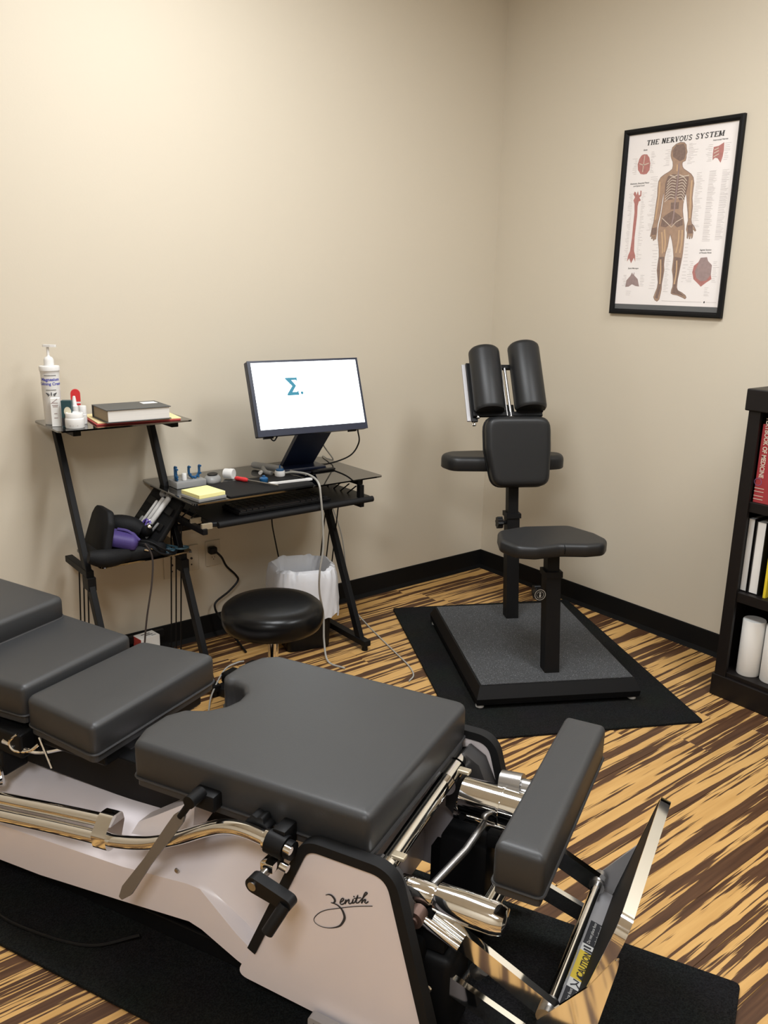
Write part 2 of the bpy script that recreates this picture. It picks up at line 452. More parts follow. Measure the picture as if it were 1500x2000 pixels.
def text(bm, s, size, b, h=.0005, align='CENTER', bold=0.0, shear=0.0, wrap=None, sx=1.0):
    cu = bpy.data.curves.new('lettering', 'FONT'); cu.body = s; cu.size = size; cu.align_x = align; cu.align_y = 'CENTER'
    cu.offset = bold; cu.shear = shear; cu.resolution_u = 3
    o = bpy.data.objects.new('lettering', cu); COL.objects.link(o)
    me = o.to_mesh(depsgraph=None) if False else bpy.data.meshes.new_from_object(o)
    COL.objects.unlink(o); bpy.data.objects.remove(o); bpy.data.curves.remove(cu)
    vs = []
    for v in me.vertices:
        x, y = v.co.x*sx, v.co.y
        if wrap: vs.append(b(math.sin(x/wrap)*(wrap+h), y, math.cos(x/wrap)*(wrap+h)))   # lettering bent round a cylinder
        else: vs.append(b(x, y, h))
    add_faces(bm, vs, [tuple(p.vertices) for p in me.polygons]); bpy.data.meshes.remove(me); return bm
def lathe_pts(c, r, n): return [(c[0]+r*math.cos(2*math.pi*i/n), c[1]+r*math.sin(2*math.pi*i/n)) for i in range(n)]
def loop_rect(w, d, r, seg=5): return rounded([(-w/2, -d/2), (w/2, -d/2), (w/2, d/2), (-w/2, d/2)], r, seg)

# ------------------------------------------------------------------ the room
RX, RY = -5.4, -6.0
def struct(name, bm, m, parent=None):
    o = obj(name, bm, m, parent)
    if not parent: o['kind'] = 'structure'
    return o
floor = struct('floor', box(new_bm(), (RX-.1, RY-.1, -.06), (.1, .1, -.014)), M_sub)
floor['label'] = 'striped dark and gold bamboo plank floor'
y = -.001; row = 0; PW = .125
while y > RY:
    x = RX + random.uniform(-1.0, 0)
    while x < -.002:
        Ln = random.choice((.92, 1.2, 1.5)); a, c = max(x, RX), min(x+Ln, -.001)
        if c - a > .03:
            bm = new_bm(); g, t, ch = .0004, .013, .0009
            y0, y1 = max(y-PW, RY), y
            vs = []
            for zz, k in ((-t, 0), (-ch, 0), (0, ch)):
                vs += [(a+g+k, y0+g+k, zz), (c-g-k, y0+g+k, zz), (c-g-k, y1-g-k, zz), (a+g+k, y1-g-k, zz)]
            add_faces(bm, [Vector(v) for v in vs], [(8,9,10,11)] + [(i, (i+1) % 4, 4+(i+1) % 4, 4+i) for i in range(4)] + [(4+i, 4+(i+1) % 4, 8+(i+1) % 4, 8+i) for i in range(4)])
            obj('plank', bm, M_plank, floor)
        x += Ln
    y -= PW; row += 1
struct('ceiling', box(new_bm(), (RX-.1, RY-.1, CEIL), (.1, .1, CEIL+.08)), M_ceil)
struct('wall_left', box(new_bm(), (RX-.1, 0, -.06), (.1, .1, CEIL)), M_wall)['label'] = 'beige painted wall behind the desk'
struct('wall_right', box(new_bm(), (0, RY-.1, -.06), (.1, 0, CEIL)), M_wall)['label'] = 'beige painted wall with the framed chart'
struct('wall_back', box(new_bm(), (RX-.1, RY-.1, -.06), (0, RY, CEIL)), M_wall)
struct('wall_side', box(new_bm(), (RX-.1, RY, -.06), (RX, 0, CEIL)), M_wall)
def basebd(name, p, q, n):
    bm = new_bm(); p, q, n = Vector(p), Vector(q), Vector(n)
    pr = [(0, 0), (.014, 0), (.010, .008), (.0045, .02), (.004, .100), (.002, .104), (0, .104)]
    A = [bm.verts.new(p+n*d+Z*h) for d, h in pr]; C = [bm.verts.new(q+n*d+Z*h) for d, h in pr]; k = len(pr)
    for i in range(k): bm.faces.new((A[i], A[(i+1) % k], C[(i+1) % k], C[i]))
    bm.faces.new(A); bm.faces.new(C[::-1]); return struct(name, bm, M_base)
basebd('baseboard_left', (RX, 0, 0), (-.0, 0, 0), (0, -1, 0)); basebd('baseboard_right', (0, -.0, 0), (0, RY, 0), (-1, 0, 0))
basebd('baseboard_back', (0, RY, 0), (RX, RY, 0), (0, 1, 0)); basebd('baseboard_side', (RX, RY, 0), (RX, 0, 0), (1, 0, 0))
for i, (x, y) in enumerate(PANELS):
    t = thing('ceiling_light', ['flat rectangular ceiling light panel above the table and chair', 'flat rectangular ceiling light panel near the bookcase', 'flat rectangular ceiling light panel at the back of the room'][i], 'light', (x, y, CEIL-.02), 'ceiling light panels')
    bm = new_bm()
    for s in (-1, 1):
        box(bm, (x+s*.29-.015, y-.61, CEIL-.022), (x+s*.29+.015, y+.61, CEIL)); box(bm, (x-.275, y+s*.595-.015, CEIL-.022), (x+.275, y+s*.595+.015, CEIL))
    obj('frame', bm, M_wplast, t)
    obj('lens', box(new_bm(), (x-.274, y-.579, CEIL-.012), (x+.274, y+.579, CEIL-.004)), M_panel, t)

# ------------------------------------------------------------------ carpet mats
def carpet_mat(name, poly, label, h=.009):
    bm = new_bm(); pad(bm, poly, WORLD.at(0, 0, .0005), h, .003, bot=.001); return tag(obj(name, bm, M_carpet), label, 'mat')
E1 = Vector((-.49, -.872)); W1 = Vector((.872, -.49))           # the treatment chair's forward and sideways directions
mA = Vector((-.802, -.222)); ml, mw = Vector((-.463, -.886)), Vector((.886, -.463))
carpet_mat('floor_mat', rounded([tuple(mA), tuple(mA+ml*1.24), tuple(mA+ml*1.24+mw*.915), tuple(mA+mw*.892)], .015, 3), 'black carpet mat lying askew under the black upright chair in the corner')
U = Vector((.42, -.9075, 0)); V = Vector((.9075, .42, 0))
T = B((0, 0, 0), U, V, Z)
def T2(u, v): p = T(u, v); return (p.x, p.y)
carpet_mat('floor_mat', rounded([T2(-.28, -3.188), T2(1.578, -3.188), T2(1.578, -2.481), T2(-.28, -2.481)], .015, 3), 'long black carpet mat under the grey cushioned treatment table')
MZ = .0095

# ------------------------------------------------------------------ treatment table
tb = thing('treatment_table', 'grey cushioned chiropractic table with white base, chrome tubes and hinged foot end', 'table', T(.3, -2.775, MZ))
def cushion(name, outline, z0, h, r, crown=.006, b=None, zf=None):
    bb = b or T.at(0, 0, z0)
    c = obj(name, pad(new_bm(), outline, bb, h, r, crown, zf=zf), M_grey, tb, 'all')
    obj('piping', ring_tube(new_bm(), offset_poly(outline, -.001), bb, .002, .0032), M_greyd, c, True)
    base = offset_poly(outline, .004)
    bm = prism(new_bm(), base, bb, -.020, -.0015); obj('base_board', bm, M_greyd, c)
    return c
ol = [(.322, -3.035), (.300, -2.975), (.300, -2.905), (.322, -2.862), (.370, -2.838), (.397, -2.800)]
nc = [(.405, -2.765), (.398, -2.728), (.372, -2.700), (.338, -2.692), (.315, -2.70)]
ol += nc + [(.293, -2.675), (.292, -2.600), (.312, -2.535), (.352, -2.505)]
pel = rounded([(.905, -3.028)] + [(.90, -2.505)] + ol[::-1], [.018, .03] + [.02]*len(ol), 4)
pel = [(x, y) for x, y in pel]
cushion('pelvic_cushion', pel, .462, .088, .016, .003)
c2 = rounded([(.170, -3.005), (.172, -2.548), (-.075, -2.575), (-.088, -2.975)], [.02, .03, .03, .03], 5)
cushion('lumbar_cushion', c2, .449, .078, .014, .004)
c3 = rounded([(-.100, -2.968), (-.100, -2.590), (-.40, -2.565), (-.40, -2.985)], [.02, .02, .02, .02], 4)
cushion('chest_cushion', c3, .462, .082, .015, .003)
c4 = rounded([(-.36, -2.955), (-.36, -2.585), (-.80, -2.565), (-.80, -2.975)], .03, 4)
b4 = B(T(-.36, 0, .545), U, V, Z)
c4l = [(u+.36, v) for u, v in c4]
b4.ex = (U*math.cos(R(-1)) - Z*math.sin(R(-1))*-1).normalized(); b4.ez = b4.ex.cross(V).normalized()
cushion('head_cushion', c4l, 0, .065, .015, .003, b=b4)
fc = rounded([(1.140, -2.99), (1.236, -2.99), (1.222, -2.457), (1.126, -2.457)], .014, 4)
cushion('ankle_cushion', fc, .468, .086, .016, .002)

# white housing
bd = []
def hull_sections(bm, secs):            # secs: (u, [(v,z)...]) cross-sections lofted along the table
    rings = [[bm.verts.new(T(u, v, z)) for v, z in pr] for u, pr in secs]; n = len(rings[0])
    for A, C in zip(rings, rings[1:]):
        for i in range(n): bm.faces.new((A[i], A[(i+1) % n], C[(i+1) % n], C[i]))
    bm.faces.new(rings[0][::-1]); bm.faces.new(rings[-1]); return bm
def sec(zl, zm, zt, zd, vn=-3.05, inset=.012):
    # near side low edge, shoulder, ledge, deck edge; mirrored on the far side
    c = -2.775; near = [(vn+.012, zl), (vn, zl+.012), (vn, zm-.010), (vn+inset, zm), (vn+.075, zt), (-2.90, zd), (-2.86, zd-.01)]
    return near + [(2*c-v, z) for v, z in near[::-1]]
body = hull_sections(new_bm(), [(-.75, sec(.055, .180, .215, .262)), (-.30, sec(.068, .195, .235, .275)), (.0, sec(.085, .215, .255, .290)), (.28, sec(.118, .235, .275, .308)),
    (.47, sec(.142, .262, .315, .325)), (.505, sec(.135, .262, .335, .345)), (.60, sec(.095, .185, .375, .385, inset=.03)), (.64, sec(.082, .160, .395, .405, inset=.03)), (.80, sec(.078, .14, .40, .41, inset=.012))])
bo = obj('housing', body, M_white, tb, True)
part_label(bo, 'white moulded housing')
# screws and creases on the housing
def screw(p, d, r=.006, m=M_steel, par=None, name='screw'):
    b = new_bm(); d = Vector(d).normalized(); cyl(b, Vector(p), Vector(p)+d*.003, r, r*.8, 14); return obj(name, b, m, par or bo, True)
screw(T(.435, -3.041, .267), -V)
# end plates with black trim
def end_plate(vc, sgn):
    fr = B(T(0, vc), U, Z, V*sgn)
    poly = rounded([(.783, .462), (.964, .462), (1.068, .055), (.60, .078), (.655, .185)], [.045, .05, .015, .02, .03], 6)
    pl = obj('side_panel', prism(new_bm(), poly, fr, 0, .018), M_white, tb, True); part_label(pl, 'white side panel')
    path = rounded([(.644, .160), (.780, .470), (.968, .470), (1.078, .058)], [0, .05, .055, 0], 8)
    bm = new_bm(); wpath = []
    A = []
    for x, z in path: A.append(Vector((x, z)))
    inner, outer = [], []
    for i, p in enumerate(A):
        d = (A[min(i+1, len(A)-1)]-A[max(i-1, 0)]).normalized(); nn = Vector((-d.y, d.x)); k = i/(len(A)-1)
        w = .016
        inner.append(p-nn*w*.75); outer.append(p+nn*w*.55)
    n = len(A); G = []
    for lst, h in ((inner, -.006), (inner, .022), (outer, .022), (outer, -.006)):
        G.append([bm.verts.new(fr(q.x, q.y, h)) for q in lst])
    for k in range(4):
        for i in range(n-1): bm.faces.new((G[k][i], G[k][i+1], G[(k+1) % 4][i+1], G[(k+1) % 4][i]))
    bm.faces.new([g[0] for g in G]); bm.faces.new([g[-1] for g in G][::-1])
    part_label(obj('edge_trim', bm, M_brub, pl, True), 'black rubber edge trim')
    return pl
np_ = end_plate(-3.055, 1); fp = end_plate(-2.495, -1)
# script lettering on the near side panel
LF = B(T(0, -3.0556), U, Z, -V)
Zs = [(826,367),(833,371),(840,371),(846,366),(847,361),(844,356),(838,354),(846,355),(854,354),(862,349),(867,341),(869,331),(865,319),(858,308),(846,299),(831,292),(815,289),(804,291),(799,297),(802,307),(813,321),(828,333),(846,343),(861,351),(880,361),(901,371),(930,383)]
es = [(858,363),(863,367),(867,373),(865,375),(861,370),(859,361),(863,360),(869,366),(872,375),(870,364),(872,369),(877,376),(879,377),(878,369),(881,369),(885,373),(888,382),(886,373),(888,373),(892,378),(898,395),(894,378),(897,377),(901,381),(912,398),(918,407),(915,408),(911,400),(906,380),(909,386),(913,391),(915,391),(913,385),(916,384),(921,390)]
def ms(l): return [(a/1000, c/1000) for a, c in l]
def sm2(l, k=6): return [(p.x, p.y) for p in smooth_path([(a, c, 0) for a, c in l], k)]
bm = new_bm()
a = ms(Zs); ribbon(bm, sm2(a[:7]), lambda t: .0018+.0036*math.sin(math.pi*t)**2, LF); ribbon(bm, sm2(a[6:]), lambda t: .0017+.0038*max(0, math.sin(math.pi*min(1, t*2.2)))**1.5, LF)
ribbon(bm, sm2(ms(es), 5), .0027, LF); ribbon(bm, ms([(889, 384), (905, 392)]), .0020, LF); ribbon(bm, ms([(888, 388), (891, 389)]), .003, LF)
part_label(obj('script_lettering', bm, M_ink, np_), 'black cursive lettering on the side panel')
# foot pedal plate with lettering at the foot of the panel
PF = B(T(.80, -3.075, .072), (U*.985+Z*-.05).normalized(), Z, -V)
pd = obj('pedal_bar', prism(new_bm(), rounded([(0, -.016), (.16, -.010), (.16, .012), (0, .012)], .008, 4), PF, -.012, .008), M_gsteel, tb, True)
bm = new_bm(); text(bm, 'LOWER', .0085, PF.at(.028, 0, .0082), align='CENTER', bold=.0002); text(bm, 'PUSH', .008, PF.at(.085, .005, .0082), bold=.0002); text(bm, 'TO', .008, PF.at(.085, -.004, .0082), bold=.0002)
text(bm, 'RAISE', .0085, PF.at(.13, 0, .0082), bold=.0002); box(bm, (.058, -.008, .008), (.0592, .008, .0085), PF)
obj('lettering', bm, M_ink, pd)['kind'] = 'stuff'
# black floor frame that carries the housing
bm = new_bm()
for v in (-2.96, -2.59): box(bm, (-.70, v-.025, MZ), (1.00, v+.025, .06), T, .004)
for u in (-.66, .1, .92): box(bm, (u-.03, -2.96, MZ), (u+.03, -2.59, .055), T)
for v in (-2.96, -2.59):
    box(bm, (-.66, v-.02, .05), (-.6, v+.02, .10), T); box(bm, (.86, v-.02, .05), (.92, v+.02, .2), T)
obj('floor_frame', bm, M_bmetal, tb)
# black centre beam under the cushions, hinge blocks, springs and levers
bm = new_bm(); box(bm, (-.75, -2.918, .290), (.74, -2.875, .402), T, .004); box(bm, (-.75, -2.705, .315), (.74, -2.665, .385), T, .004)
for u in (-.55, -.2, .12, .36, .7): box(bm, (u-.02, -2.885, .33), (u+.02, -2.665, .44), T, .004)
for v in (-2.83, -2.72):
    for u in (-.6, .05, .6): box(bm, (u-.03, v-.02, .27), (u+.03, v+.02, .36), T, .003)
obj('centre_beam', bm, M_bmetal, tb)
bm = new_bm(); box(bm, (-.055, -2.96, .395), (.155, -2.60, .432), T, .006); box(bm, (-.36, -2.95, .41), (-.13, -2.60, .445), T, .006); box(bm, (.36, -2.98, .405), (.88, -2.56, .445), T, .008); box(bm, (-.76, -2.92, .46), (-.42, -2.62, .52), T, .006)
box(bm, (-.27, -3.0, .365), (-.085, -2.955, .43), T, .006); box(bm, (-.20, -3.005, .30), (-.15, -2.93, .37), T, .006); obj('cushion_carrier', bm, M_bmetal, tb)
bm = new_bm()
for v0 in (-2.93, -2.905):
    pts = []
    for i in range(90):
        t = i/89; pts.append(T(-.02+.07*t, v0+.010*math.cos(t*2*math.pi*11), .385+.012*t+.010*math.sin(t*2*math.pi*11)))
    tube(bm, pts, .0016, 5)
obj('tension_spring', bm, M_steel, tb, True)
bm = new_bm(); tube(bm, [T(-.035, -2.985, .435), T(.0, -2.985, .36)], .0035, 6); tube(bm, [T(-.15, -3.0, .40), T(-.06, -2.98, .385), T(-.02, -2.93, .38)], .006, 8, smooth=5)
tube(bm, [T(-.10, -2.995, .43), T(-.125, -3.0, .405), T(-.11, -3.0, .385), T(-.07, -2.99, .39), T(-.045, -2.98, .41)], .0042, 8, smooth=5)
tube(bm, [T(-.19, -3.0, .36), T(-.165, -3.01, .33), T(-.16, -3.01, .285), T(-.185, -3.01, .27)], .009, 8, smooth=5)
obj('release_linkage', bm, M_chrome, tb, True)
# long chrome handrail with its collar, running up to the crank clamp
bm = new_bm()
rail = [(-.80, -3.075, .160), (-.35, -3.075, .212), (-.089, -3.075, .253), (.088, -3.075, .282), (.27, -3.075, .309)]
tube(bm, [T(*p) for p in rail], .0165, 16, smooth=4)
r1 = obj('handrail', bm, M_chrome, tb, True)
bm = new_bm(); tube(bm, [T(p[0], -3.05, p[2]+.026) for p in rail[:-1]] + [T(.25, -3.05, .333)], .0165, 16, smooth=4); obj('handrail', bm, M_chrome, tb, True)
bm = new_bm(); tube(bm, [T(u_, -3.075, z_) for u_, z_ in ((.255, .307), (.30, .315), (.35, .329), (.405, .350), (.477, .387), (.547, .430), (.601, .457), (.652, .466), (.715, .462))], .0150, 16, smooth=6)
obj('handrail', bm, M_chrome, tb, True)
cf = B(T(.255, -3.064, .322), V, Z, (U+Z*.12).normalized()); cf.ey = cf.ez.cross(cf.ex)
cpoly = rounded([(-.030, -.036), (.012, -.036), (.036, .012), (.034, .036), (.004, .036), (-.030, .0)], .016, 6)
obj('rail_collar', prism(new_bm(), cpoly, cf, -.02, .022), M_chrome, r1, True)
# flat steel lever, with its pivot and the white moulding that it passes
bm = new_bm(); P0, P1 = T(.526, -3.085, .500), T(.340, -3.115, .212)
d = (P1-P0).normalized(); sd = d.cross(-V).normalized(); lf = B(P0, d, sd, d.cross(sd)); Ln = (P1-P0).length
prism(bm, rounded([(.045, -.008), (.06, -.0125), (.10, -.0125), (Ln*.6, -.010), (Ln-.03, -.014), (Ln, -.004), (Ln, .006), (Ln-.03, .014), (Ln*.6, .010), (.10, .0125), (.06, .0125), (.045, .008)], .003, 2), lf, -.004, .004)
lv = obj('lever', bm, mat('worn_steel', (.22, .21, .20), .42, .55, bump=(200, .1)), tb, True); part_label(lv, 'flat steel lever')
bm = new_bm(); cyl(bm, P0-d*.004, P0+d*.055, .0075, n=12); cyl(bm, P0+V*.03, P0-V*.012, .014, n=18); box(bm, (.500, -3.06, .462), (.560, -3.02, .500), T, .005)
obj('pivot', bm, M_bmetal, lv, True)
bm = new_bm(); hull_sections(bm, [(.31, [(-3.045, .32), (-3.02, .335), (-2.98, .335), (-2.96, .32)]), (.38, [(-3.052, .34), (-3.035, .385), (-2.985, .385), (-2.96, .345)]), (.475, [(-3.052, .36), (-3.04, .450), (-3.0, .456), (-2.97, .40)]), (.492, [(-3.052, .37), (-3.04, .442), (-3.0, .448), (-2.97, .40)])])
obj('housing_fin', bm, M_white, bo, True)
# clamp, star knob, crank
bm = new_bm(); cyl(bm, T(.708, -3.075, .463), T(.748, -3.075, .458), .0245, n=22); cyl(bm, T(.750, -3.075, .458), T(.764, -3.075, .457), .019, n=20); box(bm, (.715, -3.075, .445), (.745, -3.03, .492), T, .004)
cl = obj('clamp_block', bm, M_bmetal, tb, True)
bm = new_bm(); cyl(bm, T(.701, -3.075, .464), T(.708, -3.075, .464), .0205, n=22); cyl(bm, T(.760, -3.098, .478), T(.774, -3.098, .476), .0085, n=14); cyl(bm, T(.750, -3.098, .436), T(.766, -3.098, .433), .0085, n=14); box(bm, (.705, -3.105, .412), (.735, -3.062, .432), T, .003)
obj('clamp_ring', bm, M_chrome, cl, True)
bm = new_bm(); kb = B(T(.668, -3.045, .468), (U*.9+Z*.2).normalized(), Z, -V)
kb.ey = kb.ez.cross(kb.ex).normalized()
star = [((.031 if i % 2 == 0 else .0225)*math.cos(math.pi*i/7), (.031 if i % 2 == 0 else .0225)*math.sin(math.pi*i/7)) for i in range(14)]
prism(bm, rounded(star, .006, 3), kb, -.01, .016); cyl(bm, kb(0, 0, -.05), kb(0, 0, -.01), .009, n=12)
obj('star_knob', bm, M_bplast, tb, True)
bm = new_bm(); A0, A1 = T(.714, -3.13, .406), T(.787, -3.13, .390)
d = (A1-A0).normalized(); cb = B(A0, d, (-V).cross(d), -V)
prism(bm, [(math.cos(t)*.017, math.sin(t)*.017) for t in [math.pi/2+math.pi*i/10 for i in range(11)]] + [((A1-A0).length+math.cos(t)*.0135, math.sin(t)*.0135) for t in [-math.pi/2+math.pi*i/10 for i in range(11)]], cb, -.012, .012)
ck = obj('crank_arm', bm, M_bplast, tb, True)
cyl_b = cyl(new_bm(), T(.714, -3.09, .408), T(.714, -3.145, .406), .0095, n=16); obj('crank_bolt', cyl_b, M_steel, ck, True)
bm = new_bm(); tube(bm, [T(.786, -3.138, .388), T(.780, -3.15, .373), T(.765, -3.168, .340)], .0125, 14); obj('crank_grip', bm, M_bplast, ck, True)

# foot end: cross tube, collars, arms, linkage bars, foot tray
bm = new_bm(); cyl(bm, T(.922, -3.02, .418), T(.908, -2.66, .418), .019, n=22); obj('cross_tube', bm, M_chrome, tb, True)
bm = new_bm(); cyl(bm, T(.908, -2.665, .418), T(.906, -2.60, .418), .029, n=24); cyl(bm, T(.906, -2.590, .418), T(.904, -2.512, .418), .027, n=24); cyl(bm, T(.923, -3.05, .418), T(.922, -2.985, .418), .027, n=22)
ct = obj('tube_collar', bm, M_chrome, tb, True)
bm = new_bm()
for v in (-2.965, -2.62): box(bm, (.925, v-.010, .432), (.955, v+.010, .441), T, .003)
obj('cable_clip', bm, M_tan, tb)
bm = new_bm()
for va, vb in ((-3.035, -2.985), (-2.565, -2.515)):
    hull_sections(bm, [(.875, [(va, .29), (vb, .29), (vb, .425), (va, .425)]), (.915, [(va, .26), (vb, .26), (vb, .447), (va, .447)]), (.955, [(va, .25), (vb, .25), (vb, .425), (va, .425)]), (.985, [(va, .25), (vb, .25), (vb, .36), (va, .36)])])
obj('hinge_casting', bm, mat('dark_casting', (.055, .052, .052), .42, .3), tb, True)
for v, un in ((-2.925, 1.155), (-2.63, 1.13)):
    bm = new_bm(); fr = B(T(.93, v, .338), V, Z, U); fr.ey = Z
    lathe(bm, [(.0, 0), (.024, 0), (.024, .07), (.0215, .073), (.0215, .078), (.030, .081), (.033, .14), (.033, un-.955), (.030, un-.94), (.027, un-.932), (.012, un-.93), (0, un-.928)], fr, 28)
    sa = obj('support_arm', bm, M_chrome, tb, True)
    cyl_b = new_bm(); cyl(cyl_b, T(.955, v-.025, .345), T(.955, v-.034, .345), .008, n=12); obj('socket_screw', cyl_b, M_bmetal, sa, True)
bm = new_bm(); cyl(bm, T(.95, -2.64, .39), T(1.11, -2.64, .392), .042, n=26); cyl(bm, T(1.04, -2.64, .39), T(1.045, -2.64, .39), .0445, n=26)
obj('damper', bm, M_chrome, tb, True)
bm = new_bm(); cyl(bm, T(1.025, -2.60, .425), T(1.075, -2.60, .43), .026, n=22); cyl(bm, T(1.07, -2.60, .428), T(1.125, -2.60, .43), .017, n=20); obj('damper_cap', bm, M_steel, tb, True)
bm = new_bm(); cyl(bm, T(1.115, -2.93, .352), T(1.118, -2.55, .352), .018, n=20); cyl(bm, T(1.165, -2.72, .36), T(1.165, -2.72, .45), .014, n=16); cyl(bm, T(1.118, -2.72, .36), T(1.165, -2.72, .42), .014, n=16)
obj('ankle_tube', bm, M_chrome, tb, True)
bm = new_bm(); tube(bm, [T(.955, -2.99, .31), T(1.0, -2.75, .33), T(1.01, -2.63, .345)], .0085, 12); obj('push_rod', bm, M_steel, tb, True)
bm = new_bm()
box(bm, (1.15, -2.96, .435), (1.215, -2.49, .449), T, .003); box(bm, (1.02, -2.68, .30), (1.12, -2.58, .335), T, .006); hull_sections(bm, [(1.05, [(-2.68, .20), (-2.58, .20), (-2.58, .34), (-2.68, .34)]), (1.13, [(-2.68, .24), (-2.58, .24), (-2.58, .34), (-2.68, .34)]), (1.17, [(-2.68, .30), (-2.58, .30), (-2.58, .33), (-2.68, .33)])])
box(bm, (.90, -2.975, .20), (1.00, -2.90, .262), T, .012); box(bm, (.90, -2.96, .015), (1.062, -2.85, .226), T, .022, 3); box(bm, (.90, -2.66, .02), (1.02, -2.56, .28), T, .012)
box(bm, (.98, -2.955, .235), (1.04, -2.90, .29), T, .005)
obj('motor_cover', bm, M_bmetal, tb, True)
for i, (u, z) in enumerate(((1.011, .145), (1.004, .093))): screw(T(u, -2.9605, z), -V, .009, M_chrome, tb, 'bolt')
bm = new_bm(); cyl(bm, T(.985, -2.955, .318), T(.985, -2.985, .318), .018, n=20); cyl(bm, T(.985, -2.985, .318), T(.985, -2.992, .318), .010, n=16); obj('pivot_bolt', bm, mat('rusty_steel', (.16, .10, .08), .5, .7), tb, True)
# linkage bars
def flat_bar(p, q, w, t, m=M_chrome, name='linkage_bar'):
    p, q = Vector(p), Vector(q); d = (q-p).normalized(); s = V; n = d.cross(s).normalized()
    b = new_bm(); L_ = (q-p).length; fr = B(p, d, n, s)
    prism(b, rounded([(-.01, -w*.35), (.03, -w*.5), (L_, -w*.5), (L_, w*.5), (.03, w*.5), (-.01, w*.35)], .004, 3), fr, -t/2, t/2); return obj(name, b, m, tb, True)
flat_bar(T(1.02, -2.945, .305), T(1.262, -2.95, .200), .044, .016); flat_bar(T(1.02, -2.945, .175), T(1.285, -2.95, .095), .042, .014)
flat_bar(T(1.02, -2.56, .305), T(1.262, -2.555, .200), .044, .016); flat_bar(T(1.02, -2.56, .175), T(1.285, -2.555, .095), .042, .014)
bm = new_bm(); cyl(bm, T(.995, -2.965, .31), T(1.075, -2.965, .280), .0115, n=16); cyl(bm, T(.975, -2.965, .318), T(.995, -2.965, .31), .006, n=10); obj('tie_rod', bm, M_chrome, tb, True)
bm = new_bm()
pts = [T(1.062+.045*t/100*.6, -2.90+.011*math.cos(t*.55), .135+.05*t/100+.011*math.sin(t*.55)) for t in range(80)]
tube(bm, pts, .0022, 5); cyl(bm, T(1.05, -2.90, .125), T(1.10, -2.90, .185), .008, n=12); cyl(bm, T(1.09, -2.90, .172), T(1.105, -2.90, .19), .017, n=16); obj('spring', bm, M_steel, tb, True)
# the foot tray: rod, base plate with warning label, gussets, black padded board with chrome rim
bm = new_bm(); cyl(bm, T(1.255, -2.94, .205), T(1.255, -2.565, .205), .011, n=18); fr_ = obj('hinge_rod', bm, M_chrome, tb, True)
bm = new_bm()
for v in (-2.955, -2.55): cyl(bm, T(1.255, v-.02, .205), T(1.255, v+.02, .205), .018, n=18)
obj('rod_boss', bm, M_steel, fr_, True)
FB = B(T(1.296, -2.75, .155), V, (U*.27+Z*.963).normalized(), X); FB.ez = FB.ex.cross(FB.ey).normalized()   # board: ex across, ey up, ez away from the table
hw = .222; hh = .312
sgn = 1 if FB.ez.dot(-U) > 0 else -1
bpoly = rounded([(-hw, 0), (hw, 0), (hw, hh), (-hw, hh)], [.01, .01, .035, .035], 6)
fb = obj('footboard', prism(new_bm(), bpoly, FB, -.006, .006), M_gsteel, tb, True)
obj('footboard_pad', prism(new_bm(), offset_poly(bpoly, .004), FB, .006*sgn, .012*sgn), M_brub, fb)
rim = rounded([(-hw, .0), (-hw, hh), (hw, hh), (hw, 0)], [0, .035, .035, 0], 6)
bm = new_bm(); n = len(rim); G = []
orim = offset_poly(bpoly, -.004)
lo_, hi_ = -.013, .009
for ins, h in ((0, lo_), (0, hi_), (-.005, hi_), (-.005, lo_)):
    pl = offset_poly(bpoly, ins) if ins else bpoly
    G.append([bm.verts.new(FB(x, y_, h)) for x, y_ in pl])
n = len(bpoly)
for k in range(4):
    for i in range(n): bm.faces.new((G[k][i], G[k][(i+1) % n], G[(k+1) % 4][(i+1) % n], G[(k+1) % 4][i]))
obj('chrome_rim', bm, M_chrome, fb, True)
BP = B(T(1.257, -2.75, .176), V, (U*.975-Z*.22).normalized(), Z); BP.ez = (U*.22+Z*.975).normalized()
bp_ = obj('base_plate', prism(new_bm(), [(-.215, 0), (.215, 0), (.215, .046), (-.215, .046)], BP, -.005, 0), M_gsteel, tb)
lab = B(BP(0, .025, .0003), V, -BP.ey, BP.ez)
def lbl(name, x0, x1, m, par, h=.0004, y0=-.018, y1=.018): return obj(name, box(new_bm(), (x0, y0, 0), (x1, y1, h), lab), m, par)
wl = lbl('warning_label', -.17, .105, M_paper, bp_)
cy_ = lbl('caution_field', -.072, .010, M_cauty, wl, .0008); d1 = lbl('black_field', .032, .105, M_ink, wl, .0008); d2 = lbl('black_field', -.17, -.098, M_ink, wl, .0008)
bm = new_bm(); text(bm, 'CAUTION', .0205, lab.at(-.026, 0, .0010), bold=.0004, sx=.80); obj('caution_lettering', bm, M_ink, cy_)
bm = new_bm(); flat_poly(bm, [(-.070, -.008), (-.0565, -.008), (-.063, .008)], lab, .0011); obj('warning_triangle', bm, M_ink, cy_)
for dd, cx_ in ((d1, .0685), (d2, -.134)):
    bm = new_bm(); text(bm, 'Do not place foot', .0092, lab.at(cx_, .007, .0010)); text(bm, 'under footboard', .0092, lab.at(cx_, -.007, .0010)); obj('small_lettering', bm, M_paper, dd)
bm = new_bm(); flat_poly(bm, [(.013, .012), (.018, .012), (.018, -.006), (.029, -.012), (.029, -.016), (.013, -.010)], lab, .001); flat_poly(bm, [(.021, .014), (.026, .014), (.027, -.002), (.022, -.002)], lab, .001); obj('pictogram', bm, M_ink, wl)
bm = new_bm(); ribbon(bm, [(-.092, -.008), (-.084, .002), (-.092, .012)], .0035, lab, .001); ribbon(bm, [(-.084, .002), (-.076, -.002), (-.075, .01)], .0035, lab, .001); obj('pictogram', bm, M_ink, wl)
